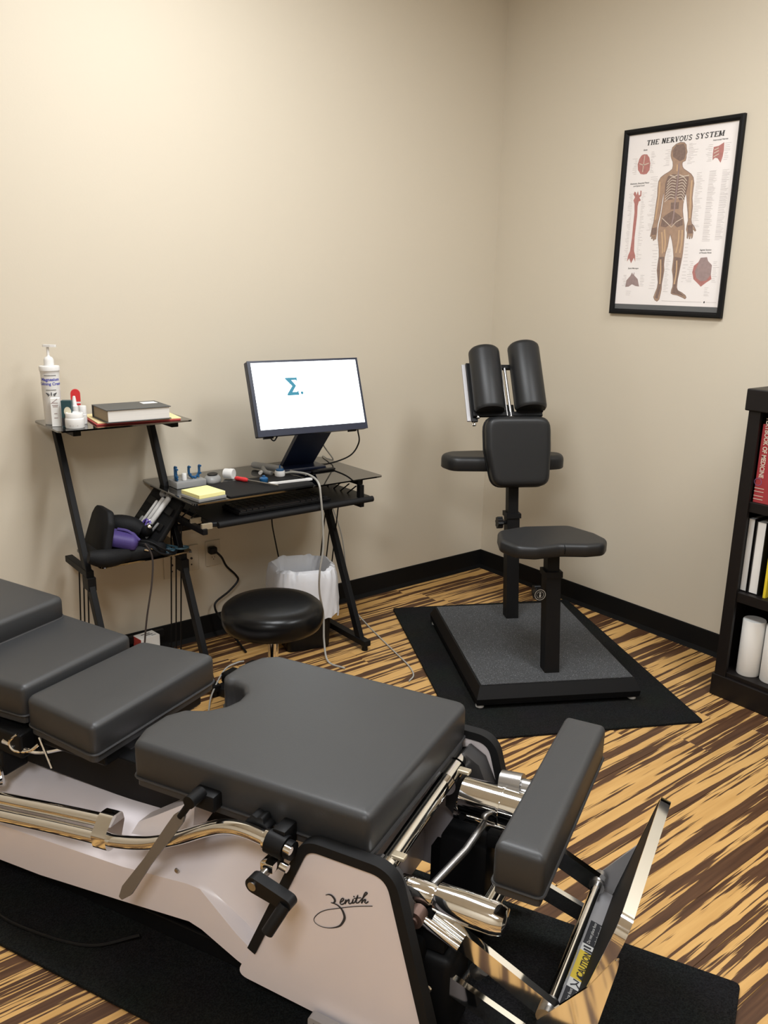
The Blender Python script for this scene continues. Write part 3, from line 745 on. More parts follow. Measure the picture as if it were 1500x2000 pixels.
for v, nm in ((-2.977, 'near'), (-2.523, 'far')):
    fr = B(T(0, v), U, Z, V)
    g = [(1.240, .195), (1.250, .165), (1.300, .140), (1.352, .24), (1.385, .42), (1.330, .315)]
    obj('gusset', prism(new_bm(), rounded(g, .012, 4), fr, -.003, .003), M_chrome if nm == 'near' else M_gsteel, tb, True)

# ------------------------------------------------------------------ upright treatment chair
ch0 = Vector((-.70, -1.0, 0))
CH = B(ch0, (W1.x, W1.y, 0), (E1.x, E1.y, 0), Z)                 # ex sideways, ey towards the table, ez up
# platform corners sit at ez=.09: half width .30, half length .385
pc = Vector((-.698, -.985, 0)); CH.o = pc
chair = thing('treatment_chair', 'black upright adjusting chair with split headrest on a speckled grey platform', 'chair', (pc.x, pc.y, MZ))
bm = new_bm(); rings = []
for hwid, hlen, z in ((.312, .412, .020), (.318, .420, .026), (.320, .424, .050), (.304, .396, .092)):
    rings.append([bm.verts.new(CH(a*hwid, c*hlen, z)) for a, c in ((-1, -1), (1, -1), (1, 1), (-1, 1))])
for A, C in zip(rings, rings[1:]):
    for i in range(4): bm.faces.new((A[i], A[(i+1) % 4], C[(i+1) % 4], C[i]))
bm.faces.new(rings[0]); bm.faces.new(rings[-1])
pf = obj('platform', bm, M_bmetal, chair)
obj('platform_top', box(new_bm(), (-.298, -.392, .0915), (.298, .392, .096), CH, .001), M_speck, pf)
bm = new_bm()
for a in (-1, 1):
    for c in (-1, 1):
        cyl(bm, CH(a*.30, c*.395, MZ), CH(a*.30, c*.395, .026), .016, n=14)
obj('foot', bm, M_wplast, pf, True)
RP = CH.o.copy(); 
def ch_local(wx, wy):   # world floor point -> platform coordinates
    d = Vector((wx, wy, 0))-CH.o; return d.dot(CH.ex), d.dot(CH.ey)
ra, rc = ch_local(-.57, -.775); fa, fc_ = ch_local(-.845, -1.245)
LEAN = .155
def post(a, c, z0, z1, hs, name, par=chair):
    bm = new_bm(); rr = []
    for z in (z0, z1):
        off = -LEAN*(z-.096)
        rr.append([bm.verts.new(CH(a+i*hs, c+off+j*hs, z)) for i, j in ((-1, -1), (1, -1), (1, 1), (-1, 1))])
    for i in range(4): bm.faces.new((rr[0][i], rr[0][(i+1) % 4], rr[1][(i+1) % 4], rr[1][i]))
    bm.faces.new(rr[0][::-1]); bm.faces.new(rr[1]); return obj(name, bm, M_bmetal, par)
post(fa, fc_, .096, .47, .0285, 'seat_post'); post(fa, fc_, .46, .56, .0235, 'seat_post_inner'); post(fa, fc_, .462, .484, .034, 'post_collar')
post(ra, rc, .096, .545, .0275, 'back_post'); post(ra, rc, .54, .80, .0225, 'back_post_inner'); post(ra, rc, .540, .560, .033, 'post_collar')
def knob(a, c, z, name='height_knob'):
    off = -LEAN*(z-.096); fr = B(CH(a-.028, c+off, z), CH.ey, Z, -CH.ex)
    bm = new_bm(); cyl(bm, fr(0, 0, 0), fr(0, 0, .02), .009, n=12)
    lobes = [((.0245+.0025*math.cos(8*t))*math.cos(t), (.0245+.0025*math.cos(8*t))*math.sin(t)) for t in [2*math.pi*i/64 for i in range(64)]]
    prism(bm, lobes, fr, .016, .040); k = obj(name, bm, M_bplast, chair, True)
    return k, fr
k1, kf = knob(fa-.005, fc_+.012, .405)
# the face of that knob turns towards the front, ringed in grey lettering
off = -LEAN*(.405-.096); ff = B(CH(fa-.056, fc_+off+.030, .402), CH.ex, Z, CH.ey)
bm = new_bm(); cyl(bm, ff(0, 0, -.012), ff(0, 0, .008), .025, n=28); kf2 = obj('knob_cap', bm, M_bplast, k1, True)
bm = new_bm()
for r0 in (.0205, .0135):
    pts = [(r0*math.cos(2*math.pi*i/40), r0*math.sin(2*math.pi*i/40)) for i in range(41)]; ribbon(bm, pts, .0022 if r0 > .02 else .0012, ff, .0086)
flat_poly(bm, rounded([(-.0032, -.010), (.0032, -.010), (.0032, .010), (-.0032, .010)], .003, 3), ff, .0086)
obj('knob_print', bm, M_gcable, kf2)
knob(ra, rc, .515)
# seat: a saddle-shaped pad, notched at the front
sz = .562; so = -LEAN*(sz-.096)
SF = CH.at(fa-.005, fc_+so-.012, sz)
seat = rounded([(-.205, .03), (-.17, .115), (-.10, .135), (0, .110), (.10, .125), (.17, .115), (.21, .05), (.195, -.03), (.13, -.15), (-.06, -.15), (-.18, -.10)], .05, 5)
st = obj('seat', pad(new_bm(), seat, SF, .048, .018, 0), M_bvinyl, chair, 'all')
obj('seat_plate', prism(new_bm(), offset_poly(seat, .05), SF, -.006, -.0005), M_bmetal, st)
obj('seam', tube(new_bm(), [SF(.018, .113, .012), SF(.018, .1165, .030), SF(.018, .105, .044)], .0016, 5, smooth=4), M_bmetal, st)
# chest pad, leaning back
def leaned(a, c, z, ang):                # frame whose ey runs up the pad and ez faces the front
    ey = (Z*math.cos(ang) - CH.ey*math.sin(ang)); ex = CH.ex
    return B(CH(a, c, z), ex, ey, ex.cross(ey))
CF = leaned(ra+.012, rc-.055, .680, R(13))
if CF.ez.dot(CH.ey) < 0: CF.ez = -CF.ez
chest = rounded([(-.118, 0), (.128, 0), (.138, .16), (.138, .302), (-.152, .302), (-.150, .16)], [.055, .05, .1, .06, .06, .1], 6)
cp = obj('chest_pad', pad(new_bm(), chest, CF, .064, .024, 0), M_bvinyl, chair, 'all')
obj('piping', ring_tube(new_bm(), offset_poly(chest, -.001), CF, .004, .0035), M_bplast, cp, True)
obj('pad_back', prism(new_bm(), offset_poly(chest, .006), CF, -.012, -.001), M_bmetal, cp)
# arm rest behind it
AF = CH.at(ra-.010, rc-.170, .742)
arm = rounded([(-.300, -.03), (-.265, .075), (-.12, .09), (.15, .085), (.250, .06), (.270, -.02), (.16, -.085), (-.12, -.095), (-.24, -.085)], .06, 5)
ar = obj('arm_rest', pad(new_bm(), arm, AF, .062, .024, 0), M_bvinyl, chair, 'all')
bm = new_bm(); box(bm, (ra-.10, rc-.20, .726), (ra+.06, rc-.075, .7415), CH, .003); box(bm, (ra-.03, rc-.13, .70), (ra+.03, rc-.078, .765), CH, .004); obj('bracket', bm, M_bmetal, chair)
# headrest: two half-round bolsters on a tilted frame with a steel slider
HF = leaned(ra+.006, rc-.105, .998, R(33))
if HF.ez.dot(CH.ey) < 0: HF.ez = -HF.ez
def bolster(cx, L_, rw, rd, y0):
    bm = new_bm(); prof = [(rw*math.cos(math.pi*i/18), rd*math.sin(math.pi*i/18)) for i in range(19)]
    prof = [(rw, -.012)] + prof + [(-rw, -.012)]
    rings = []
    for k, s in ((0, .90), (.006, .97), (.014, 1), (L_-.02, 1), (L_-.008, .97), (L_, .86)):
        rings.append([bm.verts.new(HF(cx+p*s, y0+k, q*s+.004)) for p, q in prof])
    n = len(prof)
    for A, C in zip(rings, rings[1:]):
        for i in range(n): bm.faces.new((A[i], A[(i+1) % n], C[(i+1) % n], C[i]))
    bm.faces.new(rings[0][::-1]); bm.faces.new(rings[-1]); return obj('head_bolster', bm, M_bvinyl, chair, True)
bolster(-.118, .295, .068, .058, .004); bolster(.064, .312, .070, .060, .010)
bm = new_bm()
for cx in (-.118, .064): box(bm, (cx-.060, .006, -.022), (cx+.060, .26, -.009), HF, .003)
box(bm, (-.19, -.012, -.03), (.12, .010, -.012), HF, .003); box(bm, (-.07, .215, -.03), (.01, .235, -.012), HF, .002); box(bm, (-.06, -.02, -.07), (.0, .05, -.028), HF, .004)
obj('head_frame', bm, M_bmetal, chair)
bm = new_bm(); cyl(bm, HF(-.040, -.012, -.012), HF(-.044, .235, -.012), .0035, n=10); cyl(bm, HF(-.022, -.012, -.018), HF(-.026, .22, -.018), .0065, n=12); cyl(bm, HF(-.036, -.020, -.006), HF(-.018, -.020, -.006), .005, n=10)
obj('slide_rod', bm, M_steel, chair, True)
bm = new_bm(); box(bm, (-.196, -.030, -.040), (-.168, .250, -.028), HF, .002); obj('angle_plate', bm, M_bplast, chair)
bm = new_bm(); box(bm, (-.214, -.026, -.044), (-.197, .246, -.034), HF, .002); obj('steel_strip', bm, M_gsteel, chair)
bm = new_bm(); lathe(bm, [(0, -.012), (.008, -.011), (.009, -.004), (.006, .0), (.004, .012)], B(HF(-.186, -.036, -.034), HF.ex, HF.ez, HF.ey), 14); lathe(bm, [(0, -.010), (.008, -.006), (.009, .0), (.006, .006), (0, .010)], B(HF(-.168, -.012, -.02), HF.ex, HF.ez, HF.ey), 14); obj('lock_pin', bm, M_chrome, chair, True)

# ------------------------------------------------------------------ desk with side shelf tower
dk = thing('computer_desk', 'black metal desk with smoked glass top and attached two-shelf tower at its left', 'desk', (-1.65, -.25, 0))
GT = .75
def slab(name, x0, x1, y0, y1, z, t=.006, r=.02):
    return obj(name, prism(new_bm(), rounded([(x0, y0), (x1, y0), (x1, y1), (x0, y1)], r, 5), WORLD, z-t, z), M_glass, dk, True)
gtop = slab('glass_top', -1.940, -1.082, -.485, -.012, GT)
gs1 = slab('upper_glass_shelf', -2.335, -1.842, -.300, -.022, 1.022); gs2 = slab('lower_glass_shelf', -2.225, -1.865, -.300, -.03, .515)
# slant of the side frames
def yl(z): return -.50 + .475*z
def bar(name, p, q, w, d, ax=X, m=M_bmetal, bev=.002):      # rectangular tube from p to q, w along ax
    p, q = Vector(p), Vector(q); dr = (q-p).normalized(); ey = dr.cross(ax).normalized(); L_ = (q-p).length
    return obj(name, box(new_bm(), (-w/2, -d/2, 0), (w/2, d/2, L_), B(p, ax - dr*ax.dot(dr), ey, dr), bev), m, dk)
for x, ztop in ((-2.262, .985), (-1.90, .985), (-1.19, .64)):
    bar('slanted_leg', (x, yl(.035), .035), (x, yl(ztop), ztop), .022, .036)
    bar('foot_rail', (x, -.535, .035), (x, -.045, .035), .034, .026)
    bm = new_bm()
    for yy in (-.515, -.07): cyl(bm, (x, yy, 0), (x, yy, .024), .014, .011, 14)
    obj('levelling_foot', bm, M_bplast, dk, True)
for x in (-1.90, -1.19):
    bar('top_rail', (x, -.470, .732), (x, -.03, .732), .026, .020)
    if x > -1.5: bar('front_upright', (x, -.470, .640), (x, -.470, .722), .020, .026)
    bar('tray_rail', (x, -.485, .640), (x, -.10, .640), .020, .022)
for x in (-2.262, -1.90):
    bar('shelf_bracket', (x, -.265, 1.004), (x, -.045, 1.004), .028, .020)
    bar('shelf_bracket', (x, -.290, .495), (x, -.06, .495), .028, .024)
    bar('shelf_bracket_tab', (x, -.305, .460), (x, -.245, .460), .030, .050)
bar('cross_rail', (-1.90, -.235, .595), (-1.19, -.235, .595), .022, .026, Y)
bar('cross_rail', (-2.262, -.055, .10), (-1.90, -.055, .10), .02, .03, Y)
bm = new_bm()
def rods(x, ya, za, yb, zb, n, sp, name='wire_rod'):
    for i in range(n):
        o = obj(name, tube(new_bm(), [(x, ya+i*sp, za), (x, yb+i*sp, zb)], .0028, 6), M_bmetal, dk)
rods(-1.19, -.32, .64, -.215, .045, 3, .045); rods(-1.19, -.44, .71, -.36, .655, 4, .05)
rods(-1.90, -.28, .62, -.22, .045, 3, .045); rods(-1.90, -.42, .70, -.30, .62, 3, .06); rods(-2.262, -.26, .47, -.20, .045, 3, .045)
bm = new_bm()
tp = [(-1.862, -.10), (-1.862, -.475)] ; poly = rounded([(-1.868, -.10), (-1.868, -.470), (-1.825, -.492), (-1.16, -.492), (-1.135, -.468), (-1.135, -.10)], [.01, .01, .02, .02, .02, .01], 4)
tr = obj('keyboard_tray', pad(new_bm(), poly, WORLD.at(0, 0, .650), .018, .006), M_bplast, dk, True)
obj('tray_nose', tube(new_bm(), [(-1.85, -.487, .659), (-1.14, -.487, .659)], .0125, 12), M_brub, tr, True)
bm = new_bm()
for yy in (-.47, -.38): box(bm, (-1.908, yy-.006, .646), (-1.866, yy+.006, .668), WORLD, .001)
obj('slide_clip', bm, M_tan, tr)

# keyboard
kbd = thing('keyboard', 'black keyboard lying on the pull-out tray', 'keyboard', (-1.53, -.38, .669))
obj('case', box(new_bm(), (-1.745, -.455, .6695), (-1.325, -.315, .683), WORLD, .003), M_bplast, kbd)
bm = new_bm()
for r_ in range(5):
    for k in range(15):
        x0 = -1.735+k*.0268; y0 = -.448+r_*.0262
        if r_ == 0 and 4 <= k <= 9: continue
        box(bm, (x0, y0, .683), (x0+.0228, y0+.0220, .6885))
box(bm, (-1.735+4*.0268, -.448, .683), (-1.735+10*.0268-.004, -.4260, .6885))
obj('key', bm, mat('worn_black_key', (.022, .022, .024), .32), kbd)

# monitor
mn = thing('monitor', 'lit flat monitor tilted back on a slab stand at the desk', 'monitor', (-1.33, -.2, GT))
ya, ti = -.101, .334
ex = Vector((math.cos(ya), math.sin(ya), 0)); bk = Vector((-math.sin(ya), math.cos(ya), 0)); ey = Z*math.cos(ti)+bk*math.sin(ti)
MF = B((-1.365, -.397, .944), ex, ey, ex.cross(ey))
Wm, Hm = .492, .297
obj('shell', box(new_bm(), (-Wm/2, 0, -.032), (Wm/2, Hm, -.0005), MF, .004), M_navy, mn)
bz = new_bm()
for lo, hi in (((-Wm/2, 0), (Wm/2, .026)), ((-Wm/2, Hm-.008), (Wm/2, Hm)), ((-Wm/2, .026), (-Wm/2+.014, Hm-.008)), ((Wm/2-.009, .026), (Wm/2, Hm-.008))): box(bz, (*lo, -.001), (*hi, .003), MF)
obj('bezel', bz, M_navy, mn)
scn = obj('screen', box(new_bm(), (-Wm/2+.0138, .0258, -.001), (Wm/2-.0088, Hm-.0078, .001), MF), M_screen, mn)
sg = [(-.092, .226), (-.040, .226), (-.041, .209), (-.047, .216), (-.066, .216), (-.048, .193), (-.068, .168), (-.048, .168), (-.042, .174), (-.040, .155), (-.092, .155), (-.092, .161), (-.066, .192), (-.092, .221)]
sg = [(x-.003, y) for x, y in sg]
bm = flat_poly(new_bm(), sg, MF, .0014); flat_poly(bm, [(-.030+.0060*math.cos(2*math.pi*i/12), .163+.0065*math.sin(2*math.pi*i/12)) for i in range(12)], MF, .0014)
part_label(obj('screen_mark', bm, M_sigma, scn), 'teal sigma sign with a dot on the screen')
bm = new_bm()
for x0, y0, w, h in ((.105, .070, .010, .012), (.120, .073, .008, .006), (.213, .054, .006, .014), (.205, .040, .018, .003), (.196, .034, .024, .003)): flat_poly(bm, [(x0, y0), (x0+w, y0), (x0+w, y0+h), (x0, y0+h)], MF, .0013)
obj('screen_icon', bm, M_sgrey, scn)
sb = B((-1.300, -.20, GT), ex, bk, Z)
bm = new_bm(); rr = []
for (yb, zb, hwid) in ((.055, .012, .075), (-.165, .235, .078)):
    rr.append([bm.verts.new(sb(i*hwid, yb+j*.012, zb)) for i, j in ((-1, -1), (1, -1), (1, 1), (-1, 1))])
for i in range(4): bm.faces.new((rr[0][i], rr[0][(i+1) % 4], rr[1][(i+1) % 4], rr[1][i]))
bm.faces.new(rr[0][::-1]); bm.faces.new(rr[1]); obj('stand_neck', bm, M_navy, mn)
obj('stand_foot', box(new_bm(), (-.10, -.030, .0005), (.10, .085, .014), sb, .004), M_navy, mn)
bm = new_bm(); tube(bm, [MF(-.19, .003, -.02), MF(-.18, -.012, -.02), MF(-.17, -.014, -.02), MF(-.155, .003, -.02)], .003, 8, smooth=4); box(bm, (-.215, -.006, -.028), (-.175, .002, -.014), MF); box(bm, (.165, -.005, -.028), (.20, .002, -.014), MF); obj('port_plug', bm, M_bplast, mn, True)

# loose cables of the desk
def cable(name, pts, r, m, label, k=8, cat='cable'): return tag(obj(name, tube(new_bm(), pts, r, 8, smooth=k), m, None, True), label, cat)
cable('monitor_cable', [MF(.215, .0, -.03), (-1.075, -.30, .86), (-1.10, -.27, .80), (-1.17, -.21, .762), (-1.215, -.16, .757)], .0034, M_bplast, 'black cable hanging from the right corner of the lit monitor')
cable('thin_cable', [(-1.22, -.20, .90), (-1.18, -.19, .835), (-1.12, -.17, .77), (-1.10, -.10, .757), (-1.07, -.01, .74), (-1.06, -.03, .60), (-1.05, -.14, .40), (-1.045, -.18, .20), (-1.03, -.22, .06), (-1.02, -.30, .006), (-1.06, -.45, .004), (-1.10, -.60, .004), (-1.14, -.75, .004), (-1.18, -.83, .004), (-1.23, -.862, .004)], .0030, M_gcable, 'thin grey cable dropping off the right end of the desk and across the floor')
cable('tool_cable', [(-1.435, -.262, .762), (-1.40, -.285, .766), (-1.372, -.335, .766), (-1.385, -.42, .766), (-1.410, -.492, .757), (-1.413, -.508, .72), (-1.405, -.51, .62), (-1.402, -.51, .50), (-1.415, -.505, .40), (-1.40, -.48, .30), (-1.36, -.45, .18), (-1.37, -.47, .07), (-1.39, -.53, .006), (-1.37, -.62, .005)], .0042, M_gcable, 'pale grey cable of the handheld tool hanging over the front of the desk')
cable('tool_cable', [(-1.375, -.215, .757), (-1.362, -.27, .757), (-1.362, -.325, .759)], .0042, M_gcable, 'short pale grey lead lying on the glass beside the white device')
cable('black_cable', [(-1.395, -.05, .735), (-1.375, -.08, .62), (-1.395, -.10, .52), (-1.385, -.11, .42), (-1.36, -.15, .20)], .0032, M_bplast, 'black cable hanging under the desk behind the waste bin')
cable('dark_cable', [(-2.065, -.325, .585), (-2.043, -.33, .53), (-2.05, -.33, .43), (-2.075, -.32, .28), (-2.09, -.30, .10), (-2.07, -.22, .006)], .0036, mat('brown_cable', (.045, .035, .032), .5), 'dark cable hanging from the medical case below the lower shelf')
pcord = thing('extension_cable', 'black power cord plugged into the wall outlet under the desk', 'cable', (-1.60, -.03, .15))
obj('plug', box(new_bm(), (-1.664, -.040, .388), (-1.628, -.009, .420), WORLD, .008, 3), M_bplast, pcord, True)
obj('cord', tube(new_bm(), [(-1.640, -.038, .402), (-1.615, -.045, .372), (-1.59, -.04, .325), (-1.545, -.035, .275), (-1.535, -.035, .245), (-1.58, -.035, .205), (-1.64, -.035, .172), (-1.652, -.04, .145), (-1.635, -.05, .10), (-1.60, -.12, .02), (-1.62, -.25, .006)], .0048, 8, smooth=8), M_bplast, pcord, True)

# wall plates
def plate(xc, zc, label, kind, nm='wall_plate', w=.070):
    t = thing(nm, label, 'outlet', (xc, 0, zc)); fr = B((xc, 0, zc), X, Z, -Y)
    p = obj('cover', box(new_bm(), (-w/2, -.057, .0), (w/2, .057, .006), fr, .002), M_outlet, t)
    if kind == 'duplex':
        for s in (-1, 1):
            r = obj('socket', prism(new_bm(), rounded([(-.016, s*.020-.014), (.016, s*.020-.014), (.016, s*.020+.014), (-.016, s*.020+.014)], .007, 4), fr, .0055, .0072), M_outlet, p)
            bm = new_bm()
            for x0 in (-.0065, .0055): box(bm, (x0-.001, s*.020-.001, .0071), (x0+.001, s*.020+.006, .0076), fr)
            cyl(bm, fr(0, s*.020-.007, .0071), fr(0, s*.020-.007, .0076), .0022, n=10); obj('slot', bm, M_ink, r)
    else:
        n = 2 if w > .1 else 1
        for k in range(n):
            xo = (k-.5)*.046*2/2 if n == 2 else 0
            bm = new_bm(); cyl(bm, fr(xo, 0, .0055), fr(xo, 0, .010), .005, n=12); cyl(bm, fr(xo, -.028, .0055), fr(xo, -.028, .0075), .0035, n=10); cyl(bm, fr(xo, .028, .0055), fr(xo, .028, .0075), .0035, n=10); obj('jack', bm, M_ink, p)
plate(-1.634, .384, 'almond duplex outlet with the black cord plugged in', 'duplex', 'wall_outlet')
plate(-1.737, .380, 'almond jack plate beside the duplex outlet', 'jack')
plate(-1.826, .366, 'almond jack plate behind the slanted desk leg, leftmost of the wall plates', 'jack')

# ------------------------------------------------------------------ things on the desk
ZG = GT+.0006
tag(obj('desk_mat', prism(new_bm(), rounded([(-1.790, -.470), (-1.415, -.470), (-1.402, -.245), (-1.772, -.245)], .012, 4), WORLD, ZG, ZG+.004), M_brub), 'black rubber desk mat in front of the monitor', 'mat')
ZM = ZG+.0045
nt_ = thing('sticky_note_block', 'block of yellow sticky notes on a grey tray at the left of the desk', 'note pad', (-1.87, -.405, ZG))
q = B((-1.865, -.41, ZG), Vector((.99, .12, 0)), Vector((-.12, .99, 0)))
obj('tray', box(new_bm(), (-.060, -.060, 0), (.060, .062, .012), q, .003), M_tool, nt_); obj('notes', box(new_bm(), (-.056, -.058, .0125), (.056, .062, .0265), q, .001), M_yellow, nt_)
dkb = tag(obj('grey_case', box(new_bm(), (-1.895, -.245, ZG), (-1.770, -.165, ZG+.026), WORLD, .004), M_tool, None, True), 'small grey plastic case under the blue bite trays', 'case')
def bite(cx, cy, rot, label):
    bm = new_bm(); fr = B((cx, cy, ZG+.0295), X, Y, Z).rot('Z', rot)
    pts = [fr(.022*math.cos(t), 0, .024+.024*math.sin(t)) if True else 0 for t in [math.pi*i/10+math.pi for i in range(11)]]
    pts = [fr(.022, 0, .045)] + pts[::-1] + [fr(-.022, 0, .045)]
    tube(bm, pts, .0052, 8)
    for p in pts[::2]: tube(bm, [p, p+Y*-.014], .0042, 6)
    return tag(obj('bite_tray', bm, M_blue, None, True), label, 'tray', 'blue bite trays')
bite(-1.880, -.205, R(70), 'dark blue U-shaped bite tray next to the small white vial'); bite(-1.803, -.205, R(0), 'dark blue U-shaped bite tray standing alone at the right of the grey case')
bm = new_bm(); lathe(bm, [(0, 0), (.009, 0), (.0095, .003), (.0095, .024), (.008, .027), (0, .027)], B((-1.852, -.222, ZG+.027)), 18); tag(obj('white_vial', bm, M_wplast, None, True), 'small white vial between the blue bite trays', 'vial')
ms_ = thing('computer_mouse', 'dark grey computer mouse beside the yellow notes', 'mouse', (-1.725, -.235, ZG))
msb = B((-1.725, -.205, ZG)).rot('Z', R(-35))
bm = new_bm(); ov = [(.033*math.cos(2*math.pi*i/28), .048*math.sin(2*math.pi*i/28)) for i in range(28)]
pad(bm, ov, msb, .028, .018, .004); obj('shell', bm, M_tool, ms_, 'all')
obj('button_plate', pad(new_bm(), [(x*.62, y*.62+.004) for x, y in ov], msb.at(0, 0, .0285), .005, .003), M_bplast, ms_, True)
jc = thing('white_cup', 'small white pot lying on its side in the middle of the desk', 'pot', (-1.645, -.20, ZM))
jb = B((-1.655, -.175, ZG+.0217), Z, Vector((.8, -.6, 0)).cross(Z), Vector((.55, -.83, 0)).normalized()); jb.ey = jb.ez.cross(jb.ex)
obj('pot', lathe(new_bm(), [(0, 0), (.019, 0), (.020, .003), (.020, .030)], jb, 26), M_wplast, jc, True); obj('lid', lathe(new_bm(), [(.0213, .024), (.0213, .039), (.019, .041), (0, .041)], jb, 26), M_wplast, jc, True)
hm = thing('reflex_tool', 'tool with a red grip and thin steel shaft across the desk mat', 'tool', (-1.60, -.33, ZM))
h0, h1 = Vector((-1.645, -.245, ZM+.009)), Vector((-1.562, -.440, ZM+.006)); hd = (h1-h0).normalized()
bm = new_bm(); lathe(bm, [(0, -.004), (.006, 0), (.009, .008), (.0085, .03), (.0095, .05), (.006, .062), (0, .063)], B(h0, perp(hd)[0], perp(hd)[1], hd), 14); obj('grip', bm, M_redp, hm, True)
obj('shaft', tube(new_bm(), [h0+hd*.06, h1], .0035, 8), M_steel, hm, True)
gt_ = thing('handheld_tool', 'grey pistol-shaped handheld tool lying in front of the monitor stand', 'tool', (-1.44, -.12, ZG))
bm = new_bm(); g0, g1 = Vector((-1.470, -.075, ZG+.017)), Vector((-1.415, -.225, ZM+.015)); gd = (g1-g0).normalized(); lathe(bm, [(0, 0), (.012, .001), (.014, .01), (.014, .10), (.012, .155), (0, .156)], B(g0, *perp(gd), gd), 18); obj('barrel', bm, M_tool, gt_, True)
bm = new_bm(); tube(bm, [(-1.452, -.135, ZG+.014), (-1.475, -.175, ZG+.018), (-1.485, -.21, ZG+.013), (-1.475, -.24, ZG+.010)], .0095, 10, smooth=5); obj('handle', bm, M_tool, gt_, True)
bm = new_bm(); tube(bm, [(-1.50, -.20, ZM+.008), (-1.515, -.215, ZM+.008)], .0075, 10); obj('white_tip', bm, M_wplast, gt_, True)
wd = thing('white_device', 'small white cylinder device with a blue top on the desk mat', 'device', (-1.455, -.27, ZM))
wb = B((-1.455, -.272, ZM))
obj('body', lathe(new_bm(), [(0, 0), (.020, 0), (.021, .003), (.021, .019), (.019, .022), (0, .022)], wb, 24), M_wplast, wd, True); obj('blue_cap', lathe(new_bm(), [(.017, .022), (.017, .028), (.010, .031), (.003, .032), (.003, .044), (0, .045)], wb, 20), M_blue, wd, True)
bm = new_bm(); lathe(bm, [(0, 0), (.014, 0), (.017, .006), (.017, .016), (.012, .020), (.006, .022), (.006, .027), (0, .028)], B((-1.567, -.335, ZM)), 16); tag(obj('blue_stopper', bm, M_blue, None, True), 'loose round blue stopper next to the white wrench', 'stopper')
wr = B((-1.562, -.385, ZM), Vector((.995, -.10, 0)), Vector((.10, .995, 0)))
bm = prism(new_bm(), rounded([(-.010, .012), (-.004, .004), (-.010, -.012), (.014, -.013), (.028, -.006), (.150, -.0065), (.160, -.011), (.176, -.010), (.180, 0), (.176, .010), (.160, .011), (.150, .0065), (.028, .006), (.014, .013)], .003, 3), wr, 0, .007)
tag(obj('white_wrench', bm, M_wplast, None, True), 'white plastic wrench at the front of the desk mat', 'wrench')
bm = box(new_bm(), (-1.30, -.285, ZG), (-1.185, -.262, ZG+.008), WORLD, .003); tag(obj('black_stylus', bm, M_bplast, None, True), 'flat black bar on the glass right of the monitor stand', 'bar')

# ------------------------------------------------------------------ things on the upper shelf
ZS = 1.0226
pb = thing('pump_bottle', 'tall white lotion pump bottle at the left end of the upper shelf', 'bottle', (-2.297, -.130, ZS))
pbb = B((-2.297, -.130, ZS))
bo_ = obj('bottle', lathe(new_bm(), [(0, 0), (.027, 0), (.029, .004), (.0315, .175), (.0325, .186), (.0345, .188), (.0345, .200), (.033, .203), (.016, .205), (0, .205)], pbb, 32), M_wplast, pb, True)
obj('pump_collar', lathe(new_bm(), [(.017, .2045), (.017, .224), (.013, .232), (.006, .236), (.0045, .240), (.0045, .268), (0, .268)], pbb, 24), M_wplast, pb, True)
bm = new_bm(); hb = pbb.rot('Z', R(-40)).at(0, 0, .268); prism(bm, rounded([(-.016, -.009), (.012, -.009), (.030, -.005), (.030, .005), (.012, .009), (-.016, .009)], .005, 4), hb, 0, .008); obj('pump_head', bm, M_wplast, pb, True)
vd = (Vector((-3.22, -3.2, 0))-Vector((-2.297, -.13, 0))).normalized(); lbB = B(pbb.o, Z.cross(vd), Z, vd)
def label_text(s, z, size, m, bold=.0004, r=.0306):
    bm = new_bm(); text(bm, s, size, B(pbb(0, 0, z), lbB.ex, Z, vd), .0012, wrap=r, bold=bold); obj('label_lettering', bm, m, bo_)
label_text('Magnesium', .158, .0145, M_inkblue); label_text('Calming Cream', .143, .0135, M_inkblue, .0003); label_text('WELLNESS SUPPORT', .172, .0052, M_ink, .0001) if False else None
bm = new_bm()
for z, w in ((.172, .040), (.122, .034)): add_faces(bm, [B(pbb(0, 0, z), lbB.ex, Z, vd)(math.sin(x/.0306)*.0322, dz, math.cos(x/.0306)*.0322) for dz in (-.0009, .0009) for x in [(-w/2+w*i/8) for i in range(9)]], [(i, i+1, i+10, i+9) for i in range(8)])
for sx_ in (-1, 1):
    for k in range(3):
        f0 = B(pbb(0, 0, .110-k*.0015), lbB.ex, Z, vd)
        add_faces(bm, [f0(math.sin(x/.0306)*.0322, y_, math.cos(x/.0306)*.0322) for x, y_ in ((sx_*.004, -.002), (sx_*(.018-k*.003), .003-k*.003), (sx_*(.017-k*.003), -.001-k*.003))], [(0, 1, 2)])
f0 = B(pbb(0, 0, .109), lbB.ex, Z, vd); add_faces(bm, [f0(math.sin(x/.0306)*.0322, y_, math.cos(x/.0306)*.0322) for x, y_ in ((-.0015, -.006), (.0015, -.006), (.0015, .005), (-.0015, .005))], [(0, 1, 2, 3)])
obj('label_emblem', bm, M_ink, bo_)['kind'] = 'stuff'
def carton(name, cx, cy, w, d, h, rot, m, label, cat, z=ZS):
    t = thing(name, label, cat, (cx, cy, z)); fr = B((cx, cy, z)).rot('Z', rot)
    return t, fr, obj('carton', box(new_bm(), (-w/2, -d/2, 0), (w/2, d/2, h), fr, .0008), m, t)
t, fr, cb_ = carton('white_box', -2.303, -.186, .030, .026, .098, R(-22), M_paper, 'slim white printed carton in front of the pump bottle', 'box')
bm = new_bm(); f2 = fr.at(0, -.0132, 0); f2 = B(f2.o, fr.ex, fr.ez, -fr.ey)
for z, w in ((.082, .018), (.074, .020), (.069, .016), (.045, .010), (.030, .012)): ribbon(bm, [(-w/2, z), (w/2, z)], .0022, f2, .0003)
